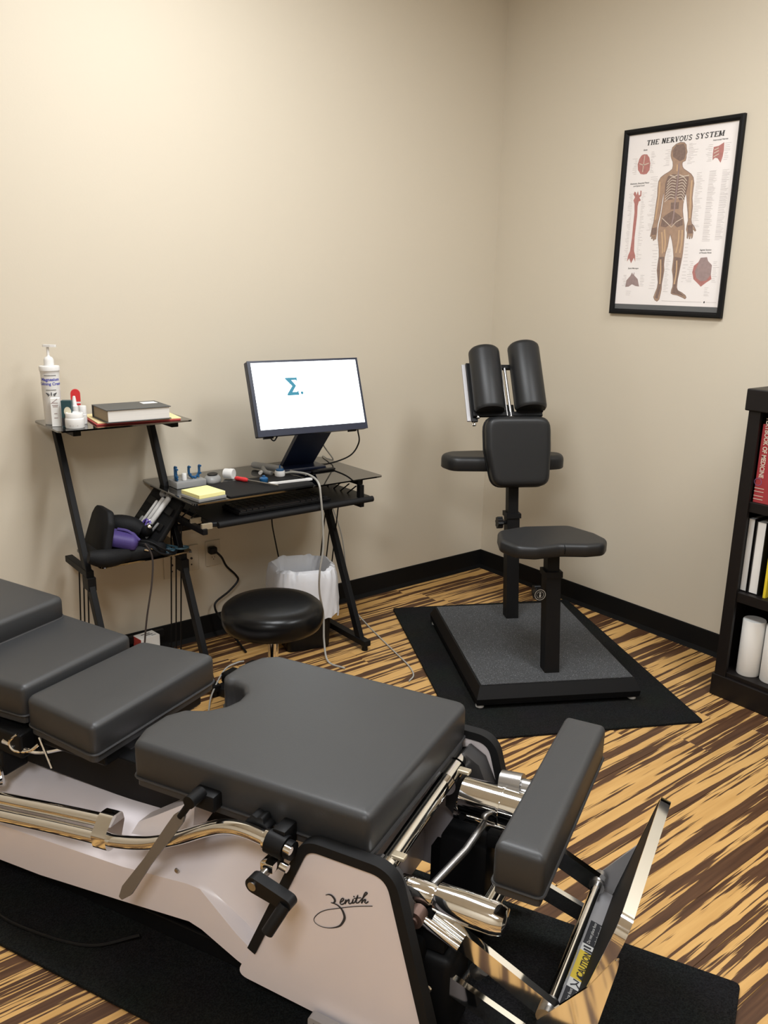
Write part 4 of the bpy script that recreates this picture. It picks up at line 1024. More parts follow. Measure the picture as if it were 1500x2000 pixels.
ribbon(bm, [(-.013, .080), (.008, .096)], .002, f2, .0003); obj('print', bm, M_pinkg, cb_)
t, fr, cb_ = carton('green_box', -2.276, -.222, .034, .026, .092, R(-30), M_teal, 'dark green carton with a pale leaf disc beside the white carton', 'box')
f2 = B(fr(0, -.0132, .055), fr.ex, fr.ez, -fr.ey); bm = flat_poly(new_bm(), [(.004+.012*math.cos(2*math.pi*i/24), .016*math.sin(2*math.pi*i/24)) for i in range(12, 37) if True][:24], f2, .0003); obj('leaf_disc', bm, M_cream, cb_)
bm = flat_poly(new_bm(), [(-.017, -.05), (.017, -.05), (.017, -.022), (-.017, -.022)], f2, .0003); obj('dark_band', bm, M_ink, cb_)
rc_ = thing('red_tube', 'red and white rounded applicator behind the dropper bottle', 'tube', (-2.212, -.13, ZS))
rfr = B((-2.212, -.125, ZS), Vector((.94, -.34, 0)), Z, Vector((-.34, -.94, 0)))
obj('red_head', prism(new_bm(), [(-.0165, .072), (.0165, .072)] + [(.0165*math.cos(math.pi*i/12), .100+.0165*math.sin(math.pi*i/12)) for i in range(13)], rfr, -.007, .007), M_redp, rc_, True)
obj('white_body', prism(new_bm(), rounded([(-.0165, 0), (.0165, 0), (.0165, .0718), (-.0165, .0718)], .003, 3), rfr, -.007, .007), M_wplast, rc_, True)
bm = flat_poly(new_bm(), [(-.0160, .055), (.0160, .060), (.0160, .066), (-.0160, .066)], rfr, .0074); obj('red_stripe', bm, M_redp, rc_)
db = thing('dropper_bottle', 'amber dropper bottle with a white pointed cap', 'bottle', (-2.240, -.193, ZS))
dbb = B((-2.240, -.193, ZS))
obj('bottle', lathe(new_bm(), [(0, 0), (.013, 0), (.0145, .003), (.0145, .030), (.011, .040), (.008, .043), (0, .043)], dbb, 22), M_amber, db, True); obj('cap', lathe(new_bm(), [(.0115, .042), (.0115, .066), (.008, .070), (.0055, .095), (.004, .101), (0, .102)], dbb, 22), M_wplast, db, True)
cv = thing('capped_vial', 'small bottle with a plain white cap behind the white jar', 'bottle', (-2.210, -.185, ZS))
cvb = B((-2.210, -.185, ZS))
obj('bottle', lathe(new_bm(), [(0, 0), (.012, 0), (.0135, .003), (.0135, .034), (.010, .038), (0, .038)], cvb, 22), M_wplast, cv, True); obj('cap', lathe(new_bm(), [(.0125, .037), (.0125, .062), (.0115, .064), (0, .064)], cvb, 22), M_wplast, cv, True)
jr = thing('cream_jar', 'squat white cream jar at the front edge of the upper shelf', 'jar', (-2.262, -.250, ZS))
jrb = B((-2.262, -.250, ZS))
jj = obj('jar', lathe(new_bm(), [(0, 0), (.030, 0), (.032, .003), (.032, .030), (.0305, .034), (.029, .035), (0, .035)], jrb, 32), M_wplast, jr, True); obj('lid', lathe(new_bm(), [(.0295, .0345), (.0295, .050), (.028, .052), (.024, .0525), (.022, .0500), (0, .0500)], jrb, 32), M_wplast, jr, True)
bm = new_bm(); vd2 = (Vector((-3.22, -3.2, 0))-Vector((-2.262, -.250, 0))).normalized(); lb2 = Z.cross(vd2)
for x0, x1, z in ((-.020, -.014, .010), (-.006, .010, .0105)): f0 = B(jrb(0, 0, z), lb2, Z, vd2); add_faces(bm, [f0(math.sin(x/.032)*.0324, dz, math.cos(x/.032)*.0324) for x, dz in ((x0, -.002), (x1, -.002), (x1, .002), (x0, .002))], [(0, 1, 2, 3)])
obj('print', bm, M_lines, jj)
fd = B((-2.02, -.150, ZS), Vector((.992, -.12, 0)), Vector((.12, .992, 0)))
tag(obj('red_folder', box(new_bm(), (-.155, -.120, 0), (.150, .100, .005), fd, .001), M_red), 'red folder lying at the bottom of the pile on the upper shelf', 'folder')
tag(obj('manila_folder', box(new_bm(), (-.150, -.118, .0053), (.152, .100, .0095), fd, .001), M_manila), 'yellow manila folder under the thick book', 'folder')
bk_ = thing('thick_book', 'thick dark grey hardback lying on the folders with its page edges to the front', 'book', (-2.04, -.18, ZS+.0098))
bf = B((-2.040, -.205, ZS+.0100), Vector((.999, -.045, 0)), Vector((.045, .999, 0)))
obj('pages', box(new_bm(), (-.112, -.082, .0035), (.112, .076, .043), bf), M_pages, bk_)
bm = new_bm(); box(bm, (-.1185, -.086, 0), (.118, .080, .0033), bf, .0008); box(bm, (-.1185, -.086, .0432), (.118, .080, .0465), bf, .0008); box(bm, (-.1185, .0765, .003), (.118, .080, .0435), bf); obj('cover', bm, M_dgrey, bk_)
obj('page_end', box(new_bm(), (-.1128, -.0815, .0036), (-.1121, .0755, .0429), bf), M_pagesb, bk_)
obj('cover_sticker', box(new_bm(), (.050, .010, .0466), (.105, .055, .0469), bf), M_paper, bk_)

# ------------------------------------------------------------------ medical case and what spills from it (lower shelf)
ZL = .5156
mc = thing('instrument_case', 'open black nylon instrument case slumped on the lower shelf', 'case', (-2.08, -.2, ZL))
cb2 = B((-2.09, -.185, ZL), X, Y, Z)
obj('base', pad(new_bm(), rounded([(-.132, -.115), (.13, -.115), (.14, .12), (-.132, .12)], .05, 5), cb2, .050, .022, .002, bot=.008), M_nylon, mc, 'all')
bm = new_bm(); tube(bm, [(-2.268, -.305, ZL+.050), (-2.21, -.312, ZL+.036), (-2.12, -.300, ZL+.030)], lambda t: .022+.012*math.sin(math.pi*t), 12, smooth=6)
obj('side_roll', bm, M_nylon, mc, True)
lf_ = B((-2.215, -.185, ZL+.03), Vector((.25, 0, .97)).normalized(), Y, Vector((.97, 0, -.25)))
obj('end_flap', pad(new_bm(), rounded([(0, -.115), (.13, -.10), (.170, -.07), (.170, .045), (.135, .07), (0, .10)], .03, 4), lf_, .030, .012), M_nylon, mc, 'all')
pf_ = B((-1.995, -.155, ZL+.035), Vector((.60, -.05, .80)).normalized(), Vector((-.10, 1, .0)).normalized(), Z); pf_.ez = pf_.ex.cross(pf_.ey).normalized(); pf_.ey = pf_.ez.cross(pf_.ex)
lid = obj('lid_panel', pad(new_bm(), rounded([(0, -.125), (.20, -.115), (.215, -.08), (.215, .095), (.19, .125), (0, .125)], .03, 4), B(pf_.o, pf_.ex, pf_.ey, pf_.ez), .020, .008), M_nylon, mc, 'all')
bm = new_bm()
for a in (.055, .125): prism(bm, [(a, -.10), (a+.028, -.10), (a+.028, .10), (a, .10)], pf_, .022, .0265)
obj('elastic_strap', bm, M_bplast, lid)
def tool(name, a0, a1, b0, b1, h, r, m, label, cat, grp=None):
    p, q = pf_(a0, b0, h), pf_(a1, b1, h); d = (q-p).normalized(); L_ = (q-p).length
    return tag(obj(name, lathe(new_bm(), [(0, 0), (r*.8, .001), (r, .004), (r, L_-.006), (r*.7, L_-.001), (0, L_)], B(p, *perp(d), d), 12), m, None, True), label, cat, grp)
tool('white_instrument', .030, .185, -.030, -.045, .036, .0105, M_wplast, 'longest white pen-like instrument strapped to the case lid', 'instrument', 'white instruments in the case lid')
tool('white_instrument', .055, .172, .000, -.010, .034, .0085, M_wplast, 'middle white pen-like instrument strapped to the case lid', 'instrument', 'white instruments in the case lid')
tool('white_instrument', .045, .150, .030, .020, .033, .0060, M_wplast, 'short white pen-like instrument at the back of the case lid', 'instrument', 'white instruments in the case lid')
tool('steel_probe', .005, .080, -.055, -.072, .032, .0050, M_tool, 'grey metal probe lowest in the case lid', 'instrument'); tool('steel_probe', .002, .070, .055, .048, .032, .0065, M_tool, 'grey metal probe at the back of the case lid', 'instrument')
for i, (a, c) in enumerate(((.185, .012), (.192, -.030))):
    bm = new_bm(); lathe(bm, [(0, 0), (.014, .002), (.018, .010), (.014, .019), (0, .021)], B(pf_(a, c, .022), pf_.ex, pf_.ey, pf_.ez), 16); tag(obj('tuning_head', bm, M_tool, None, True), ['round grey instrument head at the top of the case lid, the back one', 'round grey instrument head at the top of the case lid, the front one'][i], 'instrument', 'instrument heads')
ps = thing('purple_scissors', 'purple-handled bandage scissors tucked in the case lid', 'scissors', pf_(.05, -.02, .04))
bm = new_bm()
for s in (-1, 1): tube(bm, [pf_(.050+.017*math.cos(2*math.pi*i/14), -.025+s*.013+.012*math.sin(2*math.pi*i/14), .047) for i in range(14)], .0042, 8, closed=True)
obj('handles', bm, mat('purple_plastic', (.10, .06, .32), .35), ps, True); obj('blades', tube(new_bm(), [pf_(.066, -.025, .045), pf_(.105, -.03, .030)], .0035, 6), M_steel, ps, True)
cu_ = thing('pressure_cuff', 'purple blood pressure cuff lying folded in the open case', 'cuff', (-2.13, -.24, ZL+.05))
cf_ = B((-2.135, -.235, ZL+.056), Vector((.86, -.40, -.22)).normalized(), Vector((.42, .90, 0)).normalized(), Z); cf_.ez = cf_.ex.cross(cf_.ey).normalized(); cf_.ey = cf_.ez.cross(cf_.ex)
obj('sleeve', pad(new_bm(), rounded([(-.055, -.045), (.065, -.05), (.075, .0), (.06, .05), (-.05, .06)], .022, 4), cf_, .046, .020, .006), M_purple, cu_, 'all')
bm = new_bm(); tube(bm, [cf_(-.01, .01, .055), cf_(.03, .0, .056), cf_(.075, -.02, .035)], .006, 8, smooth=4); obj('fold', bm, M_purple, cu_, True)
bm = new_bm(); tube(bm, [cf_(.065, -.01, .02), (-2.045, -.30, ZL+.055), (-2.005, -.325, ZL+.02), (-1.95, -.315, ZL+.006), (-1.93, -.29, ZL+.006)], .0042, 8, smooth=6); tube(bm, [cf_(.065, .01, .02), (-2.03, -.285, ZL+.06), (-1.985, -.315, ZL+.030), (-1.945, -.305, ZL+.008), (-1.92, -.28, ZL+.006)], .0042, 8, smooth=6); obj('hose', bm, M_bplast, cu_, True)
bm = new_bm(); tube(bm, [(-2.165, -.10, ZL+.075), (-2.11, -.13, ZL+.10), (-2.055, -.16, ZL+.095), (-2.02, -.185, ZL+.075)], lambda t: .030+.010*math.sin(math.pi*t), 14, smooth=6); tag(obj('black_pouch', bm, M_nylon, None, True), 'rolled black pouch behind the purple cuff', 'pouch')
bl = thing('inflation_bulb', 'black rubber inflation bulb with a chrome valve in the case', 'bulb', (-2.02, -.24, ZL+.06))
bb_ = B((-2.012, -.215, ZL+.082), X, Y, Z).rot('X', R(50))
obj('bulb', lathe(new_bm(), [(0, -.03), (.010, -.027), (.020, -.010), (.022, .005), (.016, .022), (.007, .030), (0, .031)], bb_, 18), M_brub, bl, True); obj('valve', lathe(new_bm(), [(.007, .030), (.010, .034), (.010, .045), (.006, .048), (0, .048)], bb_, 14), M_chrome, bl, True)
bm = new_bm()
for x0, y0 in ((-2.19, -.297), (-2.165, -.303)): tube(bm, [(x0, y0, ZL+.045), (x0+.018, y0-.004, ZL+.043)], .0035, 8)
for x0, y0 in ((-2.06, -.302), (-2.035, -.30)): tube(bm, [(x0, y0, ZL+.040), (x0+.015, y0-.002, ZL+.034)], .0035, 8)
obj('zip_fitting', bm, M_chrome, mc, True)
bs = thing('blue_scissors', 'blue-grey handled scissors at the right end of the lower shelf', 'scissors', (-1.91, -.26, ZL))
bm = new_bm(); sf = B((-1.925, -.27, ZL+.0045), Vector((.95, -.3, 0)).normalized(), Vector((.3, .95, 0)).normalized())
for s in (-1, 1): tube(bm, [sf(s*.026+.024*math.cos(2*math.pi*i/18), .016*math.sin(2*math.pi*i/18)+.006*s*0, .002+.006*(1+s)/2) for i in range(18)], .0042, 8, closed=True)
obj('handles', bm, M_teal2, bs, True)
bm = new_bm(); tube(bm, [sf(-.018, .012, .006), sf(-.04, .05, .008), sf(-.075, .10, .010)], .004, 6, smooth=3); tube(bm, [sf(.018, .012, .006), sf(-.03, .05, .010), sf(-.07, .10, .012)], .004, 6, smooth=3); obj('blades', bm, M_teal2, bs, True)

# ------------------------------------------------------------------ stool, bin, floor clutter
stl = thing('round_stool', 'round black padded stool on a chrome column in front of the desk', 'stool', (-1.825, -.825, 0))
sb_ = B((-1.825, -.825, 0))
M_stool = mat('gloss_black_vinyl', (.0035, .0035, .0038), .30, bump=(60, .15), spec=.22)
obj('seat', lathe(new_bm(), [(0, .372), (.152, .372), (.166, .379), (.174, .394), (.176, .424), (.171, .444), (.157, .456), (.12, .463), (.06, .466), (0, .467)], sb_, 48), M_stool, stl, True)
obj('seat_pan', lathe(new_bm(), [(0, .355), (.06, .355), (.13, .366), (.13, .3715), (0, .3715)], sb_, 30), M_bplast, stl, True)
obj('column', lathe(new_bm(), [(.018, .20), (.018, .355), (0, .355)], sb_, 20), M_chrome, stl, True)
obj('column_sleeve', lathe(new_bm(), [(.0, .08), (.026, .08), (.026, .245), (.022, .250), (0, .25)], sb_, 20), M_chrome, stl, True)
obj('hub', lathe(new_bm(), [(0, .055), (.045, .058), (.045, .085), (.03, .10), (0, .10)], sb_, 20), M_bplast, stl, True)
for i in range(5):
    a = 2*math.pi*i/5+.5; d = Vector((math.cos(a), math.sin(a), 0))
    obj('leg', tube(new_bm(), [sb_.o+d*.04+Z*.075, sb_.o+d*.14+Z*.072, sb_.o+d*.235+Z*.058], lambda t: .015-.004*t, 10, smooth=4), M_bplast, stl, True)
    cw = new_bm(); c0 = sb_.o+d*.235; pr = Vector((-d.y, d.x, 0))
    for s in (-1, 1): cyl(cw, c0+pr*s*.006+Z*.0235, c0+pr*s*.018+Z*.0235, .0232, n=18)
    cyl(cw, c0+Z*.03, c0+Z*.06, .006, n=10); obj('caster', cw, M_bplast, stl, True)
bn = thing('waste_bin', 'black rectangular waste bin lined with a white bag under the desk', 'bin', (-1.365, -.30, 0))
bm = new_bm(); bf_ = B((-1.362, -.292, 0), Vector((.97, -.24, 0)), Vector((.24, .97, 0)))
for k, (w, d, z) in enumerate(((.175, .150, .0), (.18, .155, .01), (.225, .190, .315))): pass
o1 = loop_rect(.200, .185, .03); rings = []
for s, z in ((.93, 0.001), (.96, .006), (1.12, .31), (1.15, .312), (1.15, .318), (1.08, .318), (.90, .01)): rings.append([bm.verts.new(bf_(x*s, y_*s, z)) for x, y_ in o1])
n = len(o1)
for A, C in zip(rings, rings[1:]):
    for i in range(n): bm.faces.new((A[i], A[(i+1) % n], C[(i+1) % n], C[i]))
bm.faces.new(rings[0][::-1]); bm.faces.new(rings[-1]); obj('bin_body', bm, M_bplast, bn, True)
bm = new_bm(); rnd = random.Random(3); n = 64; rings = []
ph = [rnd.uniform(0, 6.28) for _ in range(8)]
def wrinkle(t, k): return sum(math.sin((3+2*j)*t+ph[j]+k*.9)*(.5/(1+j*.5)) for j in range(6))
prof = [(.82, .17), (.88, .24), (.93, .30), (1.03, .350), (1.16, .366), (1.30, .356), (1.38, .325), (1.41, .285), (1.43, .24), (1.44, .20), (1.44, .175)]
base = loop_rect(.200, .185, .07, 31); base = [Vector(p) for p in base]
for k, (s, z) in enumerate(prof):
    rg = []
    for i, p in enumerate(base):
        t = 2*math.pi*i/len(base); w = wrinkle(t, k*.35)
        ss = s + .040*w*(.4 if k < 3 else 1) + .018*math.sin(17*t+k*1.7+ph[2]) + .012*math.sin(29*t-k*2.3); zz = z + (.008*wrinkle(t*1.0+1, 1) if 2 <= k <= 5 else (.022*wrinkle(t+2, 2) if k > 7 else 0)) - (.045*max(0, -p.x/.1) if k >= 99 else 0)
        if k > 7: zz += .03*(p.y/.1)
        rg.append(bm.verts.new(bf_(p.x*ss, p.y*ss, zz)))
    rings.append(rg)
n = len(base)
for A, C in zip(rings, rings[1:]):
    for i in range(n): bm.faces.new((A[i], A[(i+1) % n], C[(i+1) % n], C[i]))
bg = obj('bag_liner', bm, M_bagm, bn, True); part_label(bg, 'crumpled white plastic bag liner')
ps_ = thing('power_strip', 'black power strip and adapters on the floor behind the stool', 'power strip', (-1.72, -.50, 0))
q = B((-1.74, -.48, .0005)).rot('Z', R(20)); obj('strip', box(new_bm(), (-.16, -.03, 0), (.16, .03, .035), q, .006), M_bplast, ps_, True); obj('adapter', box(new_bm(), (-.12, -.025, .0355), (-.05, .03, .075), q, .006), M_bplast, ps_, True); obj('adapter', box(new_bm(), (.01, -.025, .0355), (.06, .025, .065), q, .006), M_bplast, ps_, True)
bm = new_bm(); [cyl(bm, q(x, 0, .0352), q(x, 0, .038), .005, n=10) for x in (-.02, .09, .13)]; obj('indicator', bm, M_steel, ps_, True)
cable('grey_lead', [(-1.98, -.62, .006), (-1.93, -.55, .03), (-1.84, -.48, .075), (-1.78, -.47, .085), (-1.745, -.46, .078)], .003, M_gcable, 'thin grey lead arching to the adapter behind the stool')
obj('mains_lead', tube(new_bm(), [T(.30, -3.03, MZ+.02), T(.20, -3.10, MZ+.004), T(.02, -3.13, MZ+.004), T(-.12, -3.12, MZ+.004), T(-.25, -3.09, MZ+.004)], .0045, 8, smooth=8), M_bplast, tb, True)
wbx, fr, cb_ = carton('small_carton', -1.985, -.085, .085, .060, .118, R(8), M_paper, 'small white and red printed carton standing on the floor by the baseboard', 'box', 0)
bm = new_bm(); text(bm, 'GLOVES', .016, fr.at(0, .004, .1182), h=.0003, bold=.0005) if False else ribbon(bm, [(-.02, .01), (.02, .01)], .006, B(fr(0, 0, .1182), fr.ex, fr.ey, Z), .0003); ribbon(bm, [(-.005, -.004), (.025, -.004)], .006, B(fr(0, 0, .1182), fr.ex, fr.ey, Z), .0003); ribbon(bm, [(.012, -.018), (.032, -.018)], .004, B(fr(0, 0, .1182), fr.ex, fr.ey, Z), .0003); obj('print', bm, M_ink, cb_)
obj('red_side', box(new_bm(), (-.0432, -.0299, .002), (-.0427, .0299, .116), fr), M_red, cb_)

# ------------------------------------------------------------------ bookcase and its contents
bc = thing('bookcase', 'espresso wood bookcase against the right wall', 'bookcase', (-.17, -2.02, 0))
BY0, BY1, BXF, BXB = -1.632, -2.40, -.325, -.012
def bcb(name, lo, hi, bev=.002): return obj(name, box(new_bm(), lo, hi, WORLD, bev), M_wood, bc)
bcb('top', (-.340, BY1-.012, 1.112), (BXB, BY0+.012, 1.190), .004)
bcb('side', (BXF, BY0-.022, 0), (BXB, BY0, 1.112)); bcb('side', (BXF, BY1, 0), (BXB, BY1+.022, 1.112))
bcb('stile', (BXF-.006, BY0-.045, .075), (BXF+.012, BY0, 1.112)); bcb('stile', (BXF-.006, BY1, .075), (BXF+.012, BY1+.045, 1.112))
bcb('plinth', (-.335, BY1-.008, 0), (-.305, BY0+.008, .088), .003); bcb('bottom_shelf', (BXF+.002, BY1+.022, .088), (BXB-.008, BY0-.022, .106))
for z in (.395, .745): bcb('shelf', (BXF+.004, BY1+.022, z), (BXB-.008, BY0-.022, z+.038))
obj('back_panel', box(new_bm(), (BXB-.008, BY1+.022, .106), (BXB, BY0-.022, 1.112)), M_wood, bc)
def book(name, y0, y1, z0, h, d, mcover, label, grp=None, spine='front', xf=-.312, title=None):
    t = thing(name, label, 'book', (xf+d/2, (y0+y1)/2, z0), grp)
    c = new_bm(); th = .003; a, b_ = min(y0, y1), max(y0, y1)
    if spine == 'front':
        box(c, (xf, a, z0), (xf+.004, b_, z0+h), WORLD, .001)
        box(c, (xf+.004, a, z0), (xf+d, a+th, z0+h)); box(c, (xf+.004, b_-th, z0), (xf+d, b_, z0+h)); pg = (xf+.005, xf+d-.004)
    else:
        box(c, (xf+d-.004, a, z0), (xf+d, b_, z0+h), WORLD, .001); box(c, (xf, a, z0), (xf+d-.004, a+th, z0+h)); box(c, (xf, b_-th, z0), (xf+d-.004, b_, z0+h)); pg = (xf+.006, xf+d-.005)
    cv = obj('cover', c, mcover, t); obj('pages', box(new_bm(), (pg[0], a+th, z0+.004), (pg[1], b_-th, z0+h-.004)), M_paper, t)
    return t, cv
M_redbook = mat('red_book_cloth', (.34, .035, .04), .5)
t, cv = book('textbook', -1.682, -1.752, .7835, .285, .215, M_redbook, 'red textbook standing at the left end of the top bay', spine='front')
SF_ = B((-.3125, -1.700, .93), -Z, Y*-1, -X); SF_ = B((-.3126, -1.700, .985), -Z, Y, -X)
SF_.ez = Vector((-1, 0, 0)); SF_.ex = -Z; SF_.ey = SF_.ez.cross(SF_.ex)
bm = text(new_bm(), 'TEXTBOOK OF MEDICINE', .0235, SF_, .0004, bold=.0006, sx=.80); obj('spine_title', bm, M_bone, cv)
bm = new_bm(); ribbon(bm, [(.125+.013*math.cos(2*math.pi*i/30), -.008+.013*math.sin(2*math.pi*i/30)) for i in range(31)], .002, SF_, .0004); obj('spine_ring', bm, mat('violet_ink', (.22, .10, .22), .6), cv)
bm = new_bm(); [ribbon(bm, [(x, -.018), (x, .018)], .0022, SF_, .0004) for x in (.148, .160, .176, .188)]; obj('spine_lines', bm, M_bone, cv)
book('textbook', -1.755, -1.80, .7835, .27, .2, M_dgrey, 'dark grey book beside the red textbook', spine='front')
book('softback', -1.668, -1.698, .4335, .285, .20, M_bplast, 'black-covered book, leftmost in the middle bay, white page edges outward', 'books with page edges outward', 'back', -.300)
book('softback', -1.702, -1.742, .4335, .280, .20, M_bplast, 'black-covered book second in the middle bay, white page edges outward', 'books with page edges outward', 'back', -.300)
tt, cv = book('yellow_folder', -1.762, -1.772, .4335, .27, .19, mat('yellow_card', (.75, .58, .03), .6), 'thin yellow booklet after the black-covered books in the middle bay', None, 'front', -.300)
def roll(x, y, z, label):
    t = thing('paper_roll', label, 'paper roll', (x, y, z), 'paper rolls in the bottom bay'); b = B((x, y, z+.0005))
    obj('roll', lathe(new_bm(), [(.018, 0), (.040, 0), (.0415, .003), (.0415, .217), (.040, .220), (.018, .220)], b, 32), M_paper, t, True); bm = new_bm()
    lathe(bm, [(.0155, .002), (.0178, .002), (.0178, .218), (.0155, .218)], b, 20); obj('core', bm, M_pagesb, t, True)
roll(-.262, -1.728, .1065, 'white paper roll nearest the bookcase side in the bottom bay'); roll(-.250, -1.815, .1065, 'second white paper roll in the bottom bay')

# ------------------------------------------------------------------ framed chart
fx = thing('framed_chart', 'black framed anatomical chart of the nervous system on the right wall', 'picture', (0, -1.02, 1.414))
PF_ = B((0, -.744, 1.414), -Y, Z, -X)                              # metres: across, up, out of the wall
FW, FH = .548, .758
def fr_side(poly_out):
    return poly_out
bm_list = [((0, 0), (FW, 0), (FW-.022, .022), (.022, .022)), ((0, FH), (FW, FH), (FW-.022, FH-.022), (.022, FH-.022)), ((0, 0), (0, FH), (.022, FH-.022), (.022, .022)), ((FW, 0), (FW, FH), (FW-.022, FH-.022), (FW-.022, .022))]
for q4 in bm_list:
    bm = new_bm(); lv_ = [(0, 0), (1, .018), (2, .018)]
    o_a, o_b, i_b, i_a = [Vector(p) for p in q4]
    def rr(k): return [o_a.lerp(i_a, k), o_b.lerp(i_b, k)]
    A = [PF_(*p, .001) for p in rr(0)] + [PF_(*p, .015) for p in rr(0)] + [PF_(*p, .020) for p in rr(.25)] + [PF_(*p, .020) for p in rr(.6)] + [PF_(*p, .012) for p in rr(1)] + [PF_(*p, .001) for p in rr(1)]
    add_faces(bm, A, [(0, 1, 3, 2), (2, 3, 5, 4), (4, 5, 7, 6), (6, 7, 9, 8), (8, 9, 11, 10), (10, 11, 1, 0), (0, 2, 4, 6, 8, 10), (1, 3, 5, 7, 9, 11)])
    obj('frame_bar', bm, M_bmetal, fx)
obj('backing', box(new_bm(), (.020, .020, .001), (FW-.020, FH-.020, .005), PF_), mat('grey_backing', (.10, .105, .11), .6), fx)
pp = obj('chart_paper', box(new_bm(), (.021, .043, .0051), (FW-.021, FH-.021, .0056), PF_), mat('chart_paper', (.90, .85, .83), .7), fx)
obj('glazing', box(new_bm(), (.021, .021, .0088), (FW-.021, FH-.021, .0100), PF_), M_pglass, fx)
BODY = [(235,638),(235,653),(239,668),(254,679),(274,684),(292,681),(302,672),(305,657),(310,644),(307,633),(308,623),(306,612),(294,608),(292,601),(295,590),(302,581),(319,571),(338,559),(350,545),(356,522),(355,496),(355,466),(361,436),(361,410),(361,384),(365,369),(377,358),(388,341),(384,338),(373,347),(376,332),(375,314),(372,309),(367,325),(365,309),(361,309),(358,326),(354,310),(350,313),(349,333),(343,346),(344,363),(347,381),(342,411),(334,446),(328,476),(321,490),(319,468),(316,447),(317,421),(323,395),(332,364),(337,324),(338,284),(338,254),(337,236),(334,209),(331,182),(327,151),(327,119),(333,105),(353,97),(372,86),(377,77),(372,72),(355,79),(333,86),(311,89),(302,93),(303,107),(307,119),(307,141),(303,164),(296,187),(297,218),(297,241),(291,272),(282,303),(272,326),(269,328),(266,313),(263,281),(257,259),(254,237),(254,209),(258,187),(256,159),(253,132),(254,109),(251,85),(248,67),(238,58),(226,64),(219,75),(225,94),(232,113),(234,136),(228,164),(223,186),(224,214),(226,241),(222,273),(213,310),(209,341),(211,373),(216,399),(218,426),(220,452),(221,474),(218,496),(215,470),(213,444),(211,413),(206,386),(203,368),(204,346),(203,323),(202,312),(197,311),(195,326),(194,308),(190,306),(188,324),(185,313),(180,314),(180,331),(176,322),(173,324),(176,342),(178,360),(183,378),(185,405),(186,432),(187,458),(189,485),(187,516),(188,542),(197,557),(214,567),(235,576),(248,585),(250,598),(247,613),(239,627)]
PR_ = PF_.at(0, 0, .0056)
def printed(name, polys, m, h):
    bm = new_bm()
    for p in polys: flat_poly(bm, ms(p), PR_, h)
    return obj(name, bm, m, pp)
printed('figure_outline', [BODY], M_skin, .0002)
bm = new_bm(); ribbon(bm, ms(BODY + BODY[:1]), .0022, PR_, .0003); obj('figure_contour', bm, M_skind, pp)
printed('figure_shading', [[(231,559),(252,564),(279,562),(305,557),(329,549),(330,523),(326,494),(319,464),(296,461),(284,479),(264,467),(235,465),(223,496),(221,531)], [(222,394),(239,407),(269,423),(304,404),(322,386),(324,364),(299,356),(273,375),(245,358),(220,363)],
    [(240,655),(256,676),(290,677),(300,660),(304,640),(300,618),(280,612),(262,622),(246,632)], [(258,455),(296,455),(297,428),(260,428)], [(177,357),(201,360),(201,330),(178,330)], [(346,362),(370,366),(374,330),(352,330)],
    [(226,240),(252,240),(252,205),(255,180),(251,120),(240,70),(226,72),(236,120),(233,150),(226,185)], [(300,240),(334,235),(330,190),(325,140),(324,116),(345,98),(368,82),(330,90),(306,94),(310,120),(309,150),(300,190)]], M_skind, .0004)
bm = new_bm()
for k in range(8):
    y = .548-k*.011
    ribbon(bm, sm2([(.272, y), (.250, y+.004), (.232-k*.0008, y-.012)], 5), .0030, PR_, .0006); ribbon(bm, sm2([(.284, y), (.304, y+.002), (.322-k*.0006, y-.014)], 5), .0030, PR_, .0006)
ribbon(bm, ms([(240, 562), (262, 555), (276, 560)]), .004, PR_, .0006); ribbon(bm, ms([(284, 560), (305, 553), (330, 555)]), .004, PR_, .0006)
ribbon(bm, ms([(222, 396), (250, 375), (271, 358), (292, 378), (322, 392)]), .003, PR_, .0006)
obj('bone_print', bm, M_bone, pp)
bm = new_bm()
for pts in ([(228, 340), (236, 300), (242, 255)], [(240, 350), (250, 300), (250, 260)], [(310, 345), (312, 300), (306, 255)], [(325, 345), (328, 300), (324, 255)], [(195, 540), (197, 490), (194, 440), (190, 390)], [(345, 535), (346, 490), (350, 430), (353, 390)], [(236, 230), (242, 180), (244, 130)], [(314, 225), (318, 180), (314, 130)], [(270, 600), (272, 575)]): ribbon(bm, sm2(ms(pts), 4), .0065, PR_, .0007)
obj('muscle_print', bm, M_skinl, pp)
bm = new_bm(); ribbon(bm, ms([(279, 605), (279, 560), (278, 470), (277, 400), (272, 365)]), .006, PR_, .0008); obj('spine_print', bm, M_pinkg, pp)
printed('brain_print', [[(103,655),(119,653),(132,639),(139,616),(138,590),(126,576),(112,575),(95,578),(80,595),(76,618),(82,639),(92,652)]], M_pink, .0003)
printed('rib_print', [[(426,651),(447,653),(469,664),(471,636),(469,612),(463,590),(448,608),(436,611),(427,602),(425,628)]], M_pink, .0003)
printed('cord_print', [[(74,510),(80,505),(84,495),(90,511),(96,493),(103,495),(102,512),(108,510),(109,490),(100,484),(109,472),(99,468),(95,450),(97,413),(96,377),(94,322),(98,266),(106,247),(109,221),(100,238),(88,215),(76,236),(66,222),(69,248),(77,266),(81,322),(81,377),(82,423),(78,460),(71,474),(78,487),(68,499)]], M_pink, .0003)
printed('vertebra_print', [[(98,177),(104,167),(110,179),(110,165),(130,149),(141,118),(122,120),(103,127),(87,117),(69,115),(72,143),(91,163)]], M_pinkg, .0003)
printed('section_print', [[(423,235),(451,237),(458,222),(477,206),(477,169),(482,152),(461,139),(438,122),(426,132),(401,151),(392,178),(396,204),(415,218)]], M_pink, .0003)
printed('section_inner_print', [[(423,235),(451,237),(458,222),(477,206),(477,169),(460,147),(435,143),(413,156),(404,182),(416,213)]], M_pinkg, .0005)
bm = new_bm()
